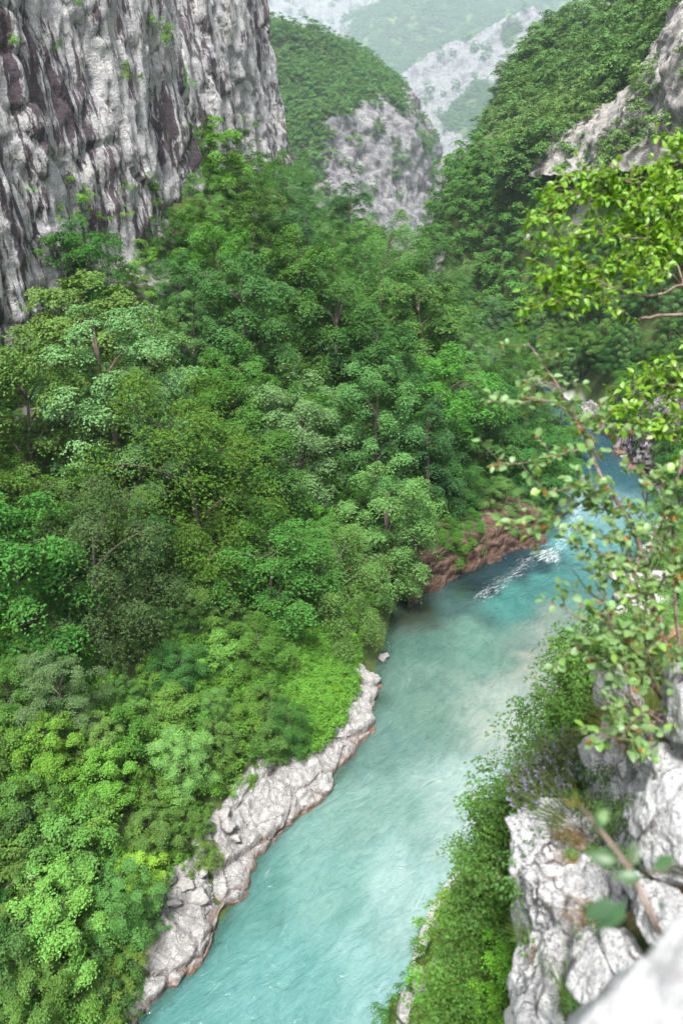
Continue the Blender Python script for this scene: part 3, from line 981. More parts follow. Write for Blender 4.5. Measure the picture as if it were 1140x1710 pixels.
def trunk_mesh(name, seed, H, base, r, C, limbs=14):
    rng = np.random.default_rng(seed + 500)
    acc = Acc()
    top = H * 0.82
    zz = np.linspace(-1.2, top, 9)
    wob = np.cumsum(rng.normal(0, 0.09, (9, 2)), 0)
    tc = C[:, :2].mean(0)
    pts = np.stack([wob[:, 0] + tc[0] * np.clip(zz / H, 0, 1), wob[:, 1] + tc[1] * np.clip(zz / H, 0, 1), zz], 1)
    acc.add(*tube(pts, r * np.linspace(1.15, 0.16, 9), 7))
    pick = rng.choice(len(C), limbs, replace=False)
    for k in pick:
        e = C[k]
        z0 = np.clip(e[2] - 0.5 * np.hypot(e[0], e[1]) - 0.4, 0.12 * H, top * 0.95)
        s = np.array([np.interp(z0, pts[:, 2], pts[:, 0]), np.interp(z0, pts[:, 2], pts[:, 1]), z0])
        tt = np.linspace(0, 1, 5)[:, None]
        mid = s * (1 - tt) + e * tt
        mid[:, 2] += 0.10 * np.linalg.norm(e - s) * np.sin(tt[:, 0] * np.pi)
        acc.add(*tube(mid, r * 0.36 * np.linspace(1, 0.15, 5), 5))
    v, f = acc.get()
    return new_mesh(name, v, f, M['bark'])


# species: height, radius, crown base, sprays, twigs, leaves per twig, spray radius, leaf, up, shape, droop
SPEC = {
    'hornbeam': dict(H=9.5, Rr=3.7, base=1.2, clumps=273, twigs=7, per_twig=12, rc=1.15, leaf=0.210, up=0.72, shape='dome', droop=0.34),
    'ash': dict(H=10.5, Rr=3.4, base=2.0, clumps=338, twigs=7, per_twig=8, rc=0.78, leaf=0.187, up=0.5, shape='dome', droop=0.16, lobes=5, aspect=0.5),
    'conic': dict(H=12, Rr=3.6, base=1.0, clumps=351, twigs=7, per_twig=11, rc=1.0, leaf=0.185, up=0.75, shape='cone', droop=0.36, aspect=0.55),
    'weeping': dict(H=9.5, Rr=3.3, base=0.8, clumps=273, twigs=6, per_twig=16, rc=1.35, leaf=0.160, up=0.55, shape='dome', droop=0.75, aspect=0.45),
    'lime': dict(H=8, Rr=3.3, base=1.3, clumps=247, twigs=7, per_twig=10, rc=0.9, leaf=0.227, up=0.62, shape='dome', droop=0.24),
    'column': dict(H=10, Rr=2.9, base=0.8, clumps=351, twigs=6, per_twig=10, rc=0.75, leaf=0.160, up=0.45, shape='column', droop=0.3, aspect=0.6),
    'bush': dict(H=2.6, Rr=1.9, base=0.1, clumps=110, twigs=6, per_twig=8, rc=0.55, leaf=0.17, up=0.55, shape='half', droop=0.25),
    'sapling': dict(H=4.2, Rr=1.6, base=0.6, clumps=104, twigs=6, per_twig=10, rc=0.62, leaf=0.168, up=0.68, shape='dome', droop=0.3),
    'herb': dict(H=0.5, Rr=0.42, base=0.02, clumps=42, twigs=5, per_twig=7, rc=0.2, leaf=0.046, up=0.5, shape='half', droop=0.3),
    'big_ash': dict(H=17, Rr=5.0, base=3.5, clumps=560, twigs=7, per_twig=9, rc=1.05, leaf=0.23, up=0.5, shape='dome', droop=0.2, lobes=5, aspect=0.5),
    'tuft': dict(H=0.8, Rr=0.75, base=0.02, clumps=34, twigs=5, per_twig=6, rc=0.32, leaf=0.11, up=0.5, shape='half', droop=0.3),
}
PROTO = {}
for si, (nm, sp) in enumerate(SPEC.items()):
    for k in range(2 if nm not in ('tuft', 'big_ash') else 1):
        me, C = crown_mesh('crown', 100 + si * 10 + k, **sp)
        tm = trunk_mesh('trunk', 100 + si * 10 + k, sp['H'], sp['base'], 0.022 * sp['H'] if sp['H'] > 3 else 0.03, C, 10 if sp['H'] > 3 else 6)
        PROTO.setdefault(nm, []).append((me, tm))
# light crowns for woods far away
FAR = []
for k in range(4):
    me, C = crown_mesh('far_crown', 300 + k, 8.5, 3.9, 0.0, 95, 5, 5, 1.35, 0.55, 0.6, ['dome', 'dome', 'half', 'cone'][k], 0.25, mat='leaf_far', aspect=0.75)
    FAR.append(me)

rnd = random.Random(11)
PAL = {  # leaf colours (linear)
    'hornbeam': [(0.040, 0.105, 0.020), (0.034, 0.092, 0.022), (0.050, 0.118, 0.018), (0.044, 0.098, 0.016)],
    'ash': [(0.062, 0.118, 0.034), (0.056, 0.115, 0.032), (0.052, 0.112, 0.026)],
    'conic': [(0.032, 0.084, 0.022), (0.028, 0.076, 0.024)],
    'weeping': [(0.060, 0.125, 0.028), (0.045, 0.105, 0.028)],
    'lime': [(0.060, 0.118, 0.026), (0.048, 0.104, 0.024), (0.070, 0.128, 0.030)],
    'column': [(0.064, 0.125, 0.040), (0.052, 0.115, 0.035)],
    'bush': [(0.062, 0.125, 0.020), (0.050, 0.108, 0.020), (0.044, 0.092, 0.026), (0.074, 0.130, 0.024)],
    'sapling': [(0.070, 0.130, 0.026), (0.056, 0.118, 0.026)],
    'tuft': [(0.075, 0.16, 0.02), (0.06, 0.13, 0.02)],
    'herb': [(0.042, 0.078, 0.022)],
    'big_ash': [(0.08, 0.14, 0.05)],
}
ALL_TREES = []


def plant(species, p, scale, color=None, rotz=None, label=None, group=None, name='tree', cat='tree', tilt=0.05, stretch=None, light=False):
    v = rnd.randrange(len(PROTO[species]))
    cm, tm = PROTO[species][v]
    root = link(name, None, loc=p, rot=(rnd.gauss(0, tilt), rnd.gauss(0, tilt), rnd.uniform(0, 6.28) if rotz is None else rotz))
    s = scale
    root.scale = (s * rnd.uniform(0.9, 1.1), s * rnd.uniform(0.9, 1.1), s * (stretch or rnd.uniform(0.92, 1.12)))
    c0 = color or rnd.choice(PAL[species])
    j = rnd.uniform(0.85, 1.15)
    c0 = tuple(x * j * m_ * (1 + rnd.gauss(0, 0.05)) for x, m_ in zip(c0, (1.28, 1.40, 1.22)))
    link('crown', cm, root, color=c0)
    if not light:
        link('trunk', tm, root)
    tag(root, label, cat, group)
    ALL_TREES.append((root, species, np.array(p), SPEC[species]['H'] * scale))
    return root


def ray_ground(u, v, lift):
    """where the line of sight through a pixel comes within `lift` of the ground"""
    d = ray(u, v)
    ts = np.arange(12, 320, 0.25)
    p = EYE + ts[:, None] * d
    g = ground_z(p[:, 0], p[:, 1])
    hit = np.nonzero(p[:, 2] < g + lift)[0]
    if not len(hit):
        return None
    q = p[hit[0]].copy()
    q[2] = ground_z(q[0], q[1])[0]
    return q


taken = []
HERO = [  # pixel of crown centre, species, scale, colour, label
    (190, 690, 'big_ash', 1.15, (0.082, 0.142, 0.056), 'tall pale grey green ash tree below the foot of the streaked cliff'),
    (325, 800, 'weeping', 1.76, (0.050, 0.100, 0.014), 'big olive green tree with hanging layered sprays beside the pale ash'),
    (495, 745, 'column', 1.49, (0.088, 0.145, 0.058), 'pale silvery green rounded tree in the middle of the wooded slope'),
    (640, 890, 'column', 1.46, (0.080, 0.150, 0.042), 'light green fine leaved tree leaning over the dark river edge'),
    (552, 960, 'weeping', 1.20, (0.090, 0.160, 0.040), 'light green tree with feathery drooping sprays above the grassy bank'),
    (452, 905, 'lime', 0.5, (0.065, 0.125, 0.045), 'small round blue green tree in front of the dark slope'),
    (512, 885, 'lime', 0.6, (0.070, 0.165, 0.020), 'small bright green maple beside the round blue green tree'),
    (715, 445, 'conic', 1.37, (0.040, 0.088, 0.026), 'dark domed tree standing on the crest of the wooded spur'),
    (722, 740, 'conic', 1.43, (0.036, 0.090, 0.028), 'dark layered tree above the red rock bank'),
    (560, 570, 'hornbeam', 1.43, (0.046, 0.110, 0.024), 'broad green tree with flat tiers in the upper forest'),
    (430, 300, 'lime', 1.1, (0.065, 0.150, 0.018), 'bright green rounded tree under the second cliff'),
    (345, 265, 'lime', 1.05, (0.075, 0.165, 0.020), 'light green tree tucked against the edge of the streaked cliff'),
    (30, 700, 'hornbeam', 1.3, (0.052, 0.088, 0.020), 'brownish green spreading tree near the bare scree'),
    (150, 950, 'weeping', 1.37, (0.040, 0.070, 0.022), 'dull dark tree with drooping feathery sprays below the pale ash'),
    (357, 1090, 'sapling', 0.95, (0.080, 0.180, 0.030), 'bright fresh green young maple at the edge of the dark forest'),
    (575, 1040, 'sapling', 0.95, (0.095, 0.195, 0.020), 'lime green thin sapling at the water edge'),
    (105, 1160, 'ash', 0.59, (0.066, 0.115, 0.048), 'small grey green tree in shade above the bright saplings'),
    (75, 1255, 'lime', 0.55, (0.085, 0.175, 0.020), 'yellow green rounded small tree on the lower slope'),
    (165, 1310, 'lime', 0.5, (0.095, 0.190, 0.035), 'pale lime green bushy small tree on the lower slope'),
    (235, 1455, 'sapling', 0.7, (0.125, 0.220, 0.030), 'very pale yellow green sapling above the white ledge'),
    (95, 1545, 'lime', 0.62, (0.095, 0.180, 0.040), 'light green spreading tree growing over the lower rocky shore'),
    (262, 590, 'lime', 0.95, (0.055, 0.125, 0.030), 'light green airy tree beside the scree'),
    (480, 380, 'ash', 1.17, (0.065, 0.130, 0.055), 'grey green tree with clumped foliage in the upper forest'),
    (620, 610, 'hornbeam', 1.43, (0.038, 0.096, 0.024), 'deep green tree with level sprays in the middle of the forest'),
    (830, 540, 'ash', 1.10, (0.060, 0.120, 0.050), 'grey green tree at the end of the wooded spur'),
    (805, 720, 'hornbeam', 1.10, (0.036, 0.100, 0.020), 'dense green tree above the river narrows'),
    (20, 960, 'hornbeam', 1.17, (0.040, 0.108, 0.020), 'mid green tree with flat sprays left of the dull drooping tree'),
    (305, 1270, 'ash', 0.52, (0.090, 0.170, 0.045), 'fresh green clumped little tree in the lower thicket'),
    (545, 1160, 'bush', 0.55, (0.095, 0.190, 0.020), 'low lime green shrub on the grassy bank above the white rocks'),
]
for (u, v, spn, sc, cl_, lab) in HERO:
    H = SPEC[spn]['H'] * sc
    p = ray_ground(u, v, 0.55 * H)
    if p is None:
        continue
    nm = 'bush' if spn == 'bush' else 'tree'
    plant(spn, p, sc, cl_, label=lab, name=nm, cat=nm, group=None)
    taken.append((p[0], p[1], 2.6 * sc if spn in ('sapling', 'lime') else (8.5 if spn == 'big_ash' else 4.6) * sc))

# ---- the mixed forest around them
cliff_line, _ = resample(np.array([(-60, 34), (-48, 50), (-36, 69), (-28, 84), (-20.5, 98.5), (-19.5, 103), (-24, 108), (-30, 114), (-42, 123), (-30, 134), (-20, 150), (-12.5, 168), (-13, 177)], float), 300)


def left_ok(x, y):
    """inside the wooded left slope: between river and cliff foot"""
    j = np.argmin((LBs[:, 0] - x) ** 2 + (LBs[:, 1] - y) ** 2)
    tx = LBs[min(j + 2, 499)] - LBs[max(j - 2, 0)]
    if tx[0] * (y - LBs[j, 1]) - tx[1] * (x - LBs[j, 0]) < 0:
        return -1, 0
    d = math.hypot(LBs[j, 0] - x, LBs[j, 1] - y)
    k = np.argmin((cliff_line[:, 0] - x) ** 2 + (cliff_line[:, 1] - y) ** 2)
    tc = cliff_line[min(k + 2, 299)] - cliff_line[max(k - 2, 0)]
    e = math.hypot(cliff_line[k, 0] - x, cliff_line[k, 1] - y)
    if tc[0] * (y - cliff_line[k, 1]) - tc[1] * (x - cliff_line[k, 0]) > 0:
        e = -e
    return d, e


def free(x, y, r):
    return all((x - a) ** 2 + (y - b) ** 2 > (0.5 * (r + q)) ** 2 for a, b, q in taken)


bank_c = PZ(535, 1150, 2.5)
scree = [PY(90, 620, 66)[:2], PY(235, 480, 84)[:2], PY(250, 440, 86)[:2]]
cand = []
tries = 0
while tries < 14000:
    tries += 1
    x, y = rnd.uniform(-60, 40), rnd.uniform(14, 178)
    d, e = left_ok(x, y)
    if d < 2.2 or e < 1.8:
        continue
    g = ground_z(x, y)[0]
    uu, vv, tt = project((x, y, g + 4))
    if tt < 5 or uu < -110 or uu > 1180 or vv > 1830:
        continue
    if math.hypot(x - bank_c[0], y - bank_c[1]) < 5.5:
        continue
    if any(math.hypot(x - s[0], y - s[1]) < 4.0 for s in scree):
        continue
    low = d < 17 and y < 50          # young bright growth along the near shore
    if low:
        r = rnd.uniform(1.8, 3.1)
        spn = rnd.choice(['lime', 'lime', 'sapling', 'ash', 'hornbeam'])
        sc = r / 5.6 * rnd.uniform(0.9, 1.2)
        if spn == 'sapling':
            sc *= 1.9
        if d < 3.7:
            continue
    else:
        r = rnd.choice([4.0, 5.0, 6.0, 6.6, 7.2, 7.8]) * rnd.uniform(0.95, 1.05)
        spn = rnd.choice(['hornbeam', 'hornbeam', 'hornbeam', 'ash', 'conic', 'column', 'lime', 'weeping'])
        sc = r / 5.4 * rnd.uniform(0.92, 1.18)
        if e < 7:
            spn, sc = rnd.choice(['lime', 'ash', 'hornbeam'] if y > 80 else ['ash', 'hornbeam', 'weeping']), sc * 0.7
        if y > 108:
            sc *= 0.72
        if y > 108 and e < 12:
            sc *= 0.7
        if d < 4:
            sc *= 0.75
    if not free(x, y, r):
        continue
    taken.append((x, y, r))
    cand.append((x, y, g, spn, sc, d, e, low))
print('left trees', len(cand))
LOOK = {'hornbeam': 'green layered', 'ash': 'grey green clumped', 'conic': 'dark pointed', 'column': 'pale fine leaved', 'lime': 'bright green rounded', 'weeping': 'drooping feathery', 'sapling': 'lime green slender'}
for (x, y, g, spn, sc, d, e, low) in cand:
    where = ('in the thicket above the white ledge' if low else 'at the foot of the grey cliffs' if e < 9 else 'along the river edge' if d < 7 else
             'on the crest of the wooded spur' if y > 112 else 'in the middle of the left forest' if y > 72 else 'in the shaded near part of the left forest')
    plant(spn, (x, y, g - 0.2), sc, label=f'{LOOK[spn]} tree {where}', group=f'{LOOK[spn]} trees {where}')
n_left = len(ALL_TREES)

# ---- right hillside
rc = []
tries = 0
while tries < 16000:
    tries += 1
    x, y = rnd.uniform(18, 90), rnd.uniform(84, 250)
    j = np.argmin((RBs[:, 0] - x) ** 2 + (RBs[:, 1] - y) ** 2)
    tx = RBs[min(j + 2, 499)] - RBs[max(j - 2, 0)]
    if tx[0] * (y - RBs[j, 1]) - tx[1] * (x - RBs[j, 0]) > 0:
        continue
    d = math.hypot(RBs[j, 0] - x, RBs[j, 1] - y)
    g = ground_z(x, y)[0]
    if d < 2 or g > 44.5:
        continue
    uu, vv, tt = project((x, y, g + 4))
    if uu < 690 or uu > 1200:
        continue
    r = rnd.uniform(2.6, 4.2)
    if not free(x, y, r):
        continue
    taken.append((x, y, r))
    rc.append((tt, x, y, g, r))
rc.sort()
print('right trees', len(rc))
N_RIGHT = 292 - n_left
right_far = rc[N_RIGHT:]
for (tt, x, y, g, r) in rc[:N_RIGHT]:
    spn = rnd.choice(['hornbeam', 'hornbeam', 'ash', 'conic', 'column', 'lime'])
    where = 'above the river bend' if g < 14 else 'below the road cut' if g > 28 else 'on the steep right hillside'
    plant(spn, (x, y, g - 0.3), r / 4.4, label=f'{LOOK[spn]} tree {where}', group=f'{LOOK[spn]} trees {where}')


# ---- woods too far or too many to count: one object per slope, crowns placed by geometry nodes
def woods(name, pts, label, sources, scale=(0.8, 1.3), seed=0, color=(0.05, 0.11, 0.03), squash=(0.85, 1.15)):
    rng = np.random.default_rng(seed)
    pts = np.asarray(pts, float)
    n = len(pts)
    me = bpy.data.meshes.new(name)
    me.vertices.add(n)
    me.vertices.foreach_set('co', pts.astype(np.float32).ravel())
    sc = rng.uniform(*scale, n)
    me.attributes.new('size', 'FLOAT_VECTOR', 'POINT').data.foreach_set('vector', np.stack([sc, sc, sc * rng.uniform(*squash, n)], 1).astype(np.float32).ravel())
    me.attributes.new('turn', 'FLOAT', 'POINT').data.foreach_set('value', rng.uniform(0, 6.28, n).astype(np.float32))
    me.attributes.new('pick', 'INT', 'POINT').data.foreach_set('value', rng.integers(0, len(sources), n).astype(np.int32))
    o = link(name, me, color=color)
    tag(o, label, kind='stuff')
    ng = bpy.data.node_groups.new(name, 'GeometryNodeTree')
    ng.interface.new_socket('Geometry', in_out='INPUT', socket_type='NodeSocketGeometry')
    ng.interface.new_socket('Geometry', in_out='OUTPUT', socket_type='NodeSocketGeometry')
    gi, go = ng.nodes.new('NodeGroupInput'), ng.nodes.new('NodeGroupOutput')
    jn = ng.nodes.new('GeometryNodeJoinGeometry')

    def named(a, ty):
        nd = ng.nodes.new('GeometryNodeInputNamedAttribute')
        nd.data_type = ty
        nd.inputs['Name'].default_value = a
        return nd.outputs['Attribute']
    for k, src in enumerate(sources):
        ii = ng.nodes.new('GeometryNodeInstanceOnPoints')
        ob = ng.nodes.new('GeometryNodeObjectInfo')
        ob.inputs['Object'].default_value = src
        ob.inputs['As Instance'].default_value = True
        cmp_ = ng.nodes.new('FunctionNodeCompare')
        cmp_.data_type = 'INT'
        cmp_.operation = 'EQUAL'
        ins = [s for s in cmp_.inputs if s.type == 'INT']
        ng.links.new(named('pick', 'INT'), ins[0])
        ins[1].default_value = k
        cx = ng.nodes.new('ShaderNodeCombineXYZ')
        ng.links.new(named('turn', 'FLOAT'), cx.inputs[2])
        ng.links.new(gi.outputs[0], ii.inputs['Points'])
        ng.links.new(cmp_.outputs[0], ii.inputs['Selection'])
        ng.links.new(ob.outputs['Geometry'], ii.inputs['Instance'])
        ng.links.new(cx.outputs[0], ii.inputs['Rotation'])
        ng.links.new(named('size', 'FLOAT_VECTOR'), ii.inputs['Scale'])
        ng.links.new(ii.outputs[0], jn.inputs[0])
    ng.links.new(jn.outputs[0], go.inputs[0])
    md = o.modifiers.new('woods', 'NODES')
    md.node_group = ng
    return o


def scatter_loft(V, K, N, spacing, seed, keep=lambda k, u: k < 0.45, rock_keep=0.05):
    rng = np.random.default_rng(seed)
    a = np.linalg.norm(np.cross(V[1:, :-1] - V[:-1, :-1], V[:-1, 1:] - V[:-1, :-1]), axis=2)
    n = int(a.sum() / spacing ** 2)
    idx = rng.choice(a.size, n, p=(a / a.sum()).ravel())
    i, j = idx // a.shape[1], idx % a.shape[1]
    s, q = rng.uniform(0, 1, (2, n, 1))
    p = V[i, j] + s * (V[i + 1, j] - V[i, j]) + q * (V[i, j + 1] - V[i, j])
    kk = K[i, j]
    ok = (kk < 0.45) | (rng.uniform(0, 1, n) < rock_keep)
    p = p[ok]
    u, v, t = project(p)
    vis = (t > 1) & (u > -60) & (u < 1200) & (v > -80) & (v < 620)
    return p[vis] - np.array([0, 0, 0.6])


# the light crowns are also planted once each as real trees on the hillside, the woods copy them
FAR_SRC = []
for k in range(4):
    u, v, y = [(905, 190, 235), (960, 150, 235), (1010, 170, 215), (880, 160, 280)][k]
    i, j = np.unravel_index(np.argmin(np.linalg.norm(V_r1 - PY(u, v, y), axis=2)), V_r1.shape[:2])
    lab = ['broad crowned', 'round crowned', 'low spreading', 'narrow crowned'][k]
    root = link('tree', None, loc=V_r1[i, j] - np.array([0, 0, .5]))
    cr = link('crown', FAR[k], root, color=(0.055, 0.115, 0.03))
    link('trunk', PROTO['hornbeam'][0][1], root, scale=0.6)
    tag(root, f'{lab} green tree on the hillside above the road cut', 'tree')
    FAR_SRC.append(cr)
    # geometry nodes copy this crown about its own origin

rp_ = scatter_loft(V_r1, K_r1, N_r1, 3.4, 1, rock_keep=0.10)
pk = fbm(rp_ * 0.035, 3, 71) + 0.35 * fbm(rp_ * 0.25, 2, 72) > 0.05
woods('forest', rp_[pk], 'darker woods on the hillside above the road cut', FAR_SRC, (0.55, 1.25), 1, (0.078, 0.160, 0.040))
woods('forest', rp_[~pk], 'lighter green scrub woods on the hillside above the road cut', FAR_SRC, (0.35, 0.85), 6, (0.115, 0.200, 0.055))
woods('forest', scatter_loft(V_m1, K_m1, N_m1, 5.0, 2), 'green woods covering the mid distance mountain', FAR_SRC, (0.6, 1.1), 2, (0.075, 0.171, 0.039))
woods('forest', scatter_loft(V_m2, K_m2, N_m2, 15.0, 3), 'hazy woods on the ledges of the far ridge', FAR_SRC, (1.6, 2.8), 3, (0.068, 0.163, 0.046))
woods('forest', scatter_loft(V_m3, K_m3, N_m3, 20.0, 4), 'blue green woods on the farthest mountain', FAR_SRC, (2.0, 3.6), 4, (0.068, 0.163, 0.046))
if right_far:
    woods('forest', [(x, y, g - 0.3) for (_, x, y, g, r) in right_far], 'woods on the far end of the right hillside', FAR_SRC, (0.6, 0.95), 5, (0.072, 0.174, 0.034))

# ---- shrubs between the trees
nb = 0
tries = 0
bushes = []
while tries < 12000 and nb < 190:
    tries += 1
    x, y = rnd.uniform(-40, 34), rnd.uniform(16, 90)
    d, e = left_ok(x, y)
    if d < 2.6 or d > 26 or e < 2.5:
        continue
    if math.hypot(x - bank_c[0], y - bank_c[1]) < 2.5:
        continue
    g = ground_z(x, y)[0]
    uu, vv, tt = project((x, y, g + 1))
    if uu < -60 or uu > 1000 or vv > 1800:
        continue
    if d < 6 and rnd.random() < 0.35 and y < 56:
        continue
    if any((x - a) ** 2 + (y - b) ** 2 < 1.9 ** 2 for a, b in bushes):
        continue
    bushes.append((x, y))
    nb += 1
    where = 'on the white ledge' if d < 6 and y < 56 else 'among the red bank rocks' if d < 7 else 'in the lower thicket' if y < 50 else 'under the forest trees'
    plant('bush', (x, y, g + (0.5 if d < 7 else -0.1)), rnd.uniform(0.4, 1.0) * (0.62 if d < 6 else 1), label=f'leafy green bush growing {where}', group=f'bushes {where}', name='bush', cat='bush', tilt=0.12)
for (u, v, sc) in [(150, 1640, .8), (180, 1610, .7), (120, 1690, .9), (205, 1590, .6), (165, 1690, .7), (95, 1720, .9), (225, 1560, .55), (140, 1740, .8), (190, 1665, .55), (60, 1700, .9), (245, 1530, .5), (210, 1640, .4), (215, 470, .8), (245, 500, .8), (200, 505, .7), (110, 610, .7), (255, 450, .6)]:
    p = ray_ground(u, v, 0.5)
    if p is not None:
        wh = 'beside the bare scree' if v < 700 else 'in the thicket at the near end of the shore'
        plant('bush', p, sc, label=f'leafy green bush growing {wh}', group=f'bushes {wh}', name='bush', cat='bush', tilt=0.12)
# undergrowth that covers the left slope and the grassy bank
und = []
for _ in range(9000):
    x, y = rnd.uniform(-58, 40), rnd.uniform(14, 150)
    d, e = left_ok(x, y)
    if d < 3.0 + (1.4 if y < 44 else 0) or e < 1.5:
        continue
    g = ground_z(x, y)[0]
    u, v, tt = project((x, y, g))
    if -420 < u < 1200 and v < 2300 and not any(math.hypot(x - s[0], y - s[1]) < 3 for s in scree):
        und.append((x, y, g))
for _ in range(900):
    a, r = rnd.uniform(0, 6.28), 6.2 * math.sqrt(rnd.random())
    x, y = bank_c[0] + r * math.cos(a), bank_c[1] + r * math.sin(a)
    d, e = left_ok(x, y)
    if d > 3.2:
        und.append((x, y, ground_z(x, y)[0]))
tuft_proto = link('bush', None, loc=(float(bank_c[0] - 1), float(bank_c[1] + 2), float(ground_z(bank_c[0] - 1, bank_c[1] + 2)[0])))
tag(tuft_proto, 'low leafy clump at the top of the grassy bank', 'bush')
tuft_crown = link('crown', PROTO['tuft'][0][0], tuft_proto, color=(0.08, 0.17, 0.02))
woods('undergrowth', und, 'leafy undergrowth covering the forest floor and grassy bank', [tuft_crown], (0.7, 1.7), 8, (0.090, 0.217, 0.026))


# ------------------------------------------------------------------ loose rocks
def rock_mesh(name, seed, mat, sub=4, size=(1, 1, 1), amp=0.22, planes=9, strata=0.0, fine=0.05, sq=2.0):
    rng = np.random.default_rng(seed)
    import bmesh
    bm = bmesh.new()
    bmesh.ops.create_icosphere(bm, subdivisions=sub, radius=1.0)
    v = np.array([x.co[:] for x in bm.verts])
    f = np.array([[q.index for q in fc.verts] for fc in bm.faces])
    bm.free()
    k = (np.abs(v) ** (sq * 2)).sum(1) ** (1 / (sq * 2))
    v = v / k[:, None]
    for _ in range(planes):     # cut flat facets
        n = norm(rng.normal(0, 1, 3))
        c = rng.uniform(0.62, 0.95)
        d = v @ n
        v = v - np.where(d > c, d - c, 0)[:, None] * n * 0.93
    v = v * np.array(size)
    s = float(np.mean(size))
    q = v / s
    nn = norm(q)
    e = amp * fbm(q * 1.1 + seed, 3, seed) + fine * fbm(q * 5 + seed, 4, seed + 1)
    if strata:
        e += strata * ridged(np.stack([q[:, 0] * 6, q[:, 1] * 6, q[:, 2] * 0.9], 1) + seed, 3, seed + 2)
    v = v + nn * (e * s)[:, None]
    return new_mesh(name, v, f, mat)


ROCKS = [rock_mesh('rock', 60 + k, M['shore_stone'], sub=3, size=(1, 0.8, 0.6), amp=0.25) for k in range(5)]
spots = [(512, 1240, .75), (502, 1262, .3), (512, 1250, .3), (556, 1218, .5), (568, 1222, .55), (580, 1225, .45), (530, 1200, .5), (545, 1205, .45), (560, 1196, .35), (588, 1203, .4), (527, 1225, .35), (540, 1232, .3),
         (497, 1196, .3), (535, 1195, .35), (514, 1190, .35), (515, 1172, .3), (505, 1176, .25), (567, 1170, .3), (600, 1160, .5), (590, 1152, .4), (615, 1152, .4), (606, 1168, .45), (548, 1150, .3), (530, 1142, .25), (572, 1165, .35),
         (470, 1215, .5), (494, 1220, .4), (640, 1098, .5), (250, 1500, .6), (275, 1470, .7), (310, 1480, .5), (330, 1500, .6), (290, 1510, .5), (340, 1455, .5), (380, 1375, .7), (375, 1360, .5), (395, 1400, .5)]
for i, (u, v, s) in enumerate(spots):
    p = ray_ground(u, v, 0.25 + (0.9 if u < 420 else 0.35))
    if p is None:
        continue
    p = p + np.array([0, 0, 0.15 + (0.9 if u < 420 else 0.35)])
    o = link('rock', ROCKS[i % 5], loc=p, rot=(rnd.gauss(0, .25), rnd.gauss(0, .25), rnd.uniform(0, 6.28)), scale=s * rnd.uniform(0.85, 1.1))
    if i == 0:
        tag(o, 'largest pale boulder sitting on the grassy end of the white ledge', 'rock')
    else:
        wh = 'on the lower rocky shore' if u < 420 else 'around the grassy bank'
        tag(o, f'pale loose stone {wh}', 'rock', f'loose stones {wh}')

dp = ray_ground(20, 1470, 2.6) + np.array([0, 0, 2.2])
a_c = Acc()
a_c.add(*tube(catmull([dp - (1.5, 0.4, 2.0), dp - (.6, 0, .5), dp + (.3, .3, .1), dp + (1.2, .2, .5)], 12), np.linspace(.07, .02, 12), 6))
a_c.add(*tube(catmull([dp + (.3, .3, .1), dp + (.9, .5, -.1), dp + (1.4, .5, -.15)], 8), np.linspace(.035, .012, 8), 5))
v_, f_ = a_c.get()
tag(link('dead_branch', new_mesh('dead_branch', v_, f_, M['shore_stone'])), 'pale bare dead branch poking out of the near thicket', 'branch')

# outcrops on the right hillside
OUT = [rock_mesh('rock_outcrop', 80 + k, M['right_rock'], sub=5, size=(0.8, 0.8, 1.2), amp=0.32, strata=0.12, fine=0.14, sq=1.8) for k in range(3)]
for k_, me in enumerate(OUT):
    me.attributes.new('rock', 'FLOAT', 'POINT').data.foreach_set('value', np.ones(len(me.vertices), np.float32))
for i, (u, v, y, s, lab) in enumerate([
                                       (985, 690, 110, 1.8, 'pale rock at the water edge behind the spur'), (880, 398, 172, .8, 'white block of stone lying on the right hillside')]):
    o = link('rock_outcrop' if i < 1 else 'rock', OUT[i % 3], loc=PY(u, v, y), rot=(rnd.gauss(0, .1), rnd.gauss(0, .1), rnd.uniform(0, 6)), scale=(s, s * .8, s * 0.9))
    tag(o, lab, 'rock outcrop' if i < 1 else 'rock')

# small plants rooted in the cliffs
for i in range(80):
    V = CV1 if i < 55 else CV2
    for _ in range(60):
        a, b = rnd.randrange(V.shape[0]), rnd.randrange(V.shape[1] - 2)
        p = V[a, b]
        u, v, tt = project(p)
        if 0 < u < 480 and 0 < v < 560 and tt > 0:
            break
    plant('tuft', p, rnd.uniform(0.5, 1.9), label='small green tuft growing from the grey cliff face', group='plants on the cliffs', name='plant', cat='plant', tilt=0.4, light=True)

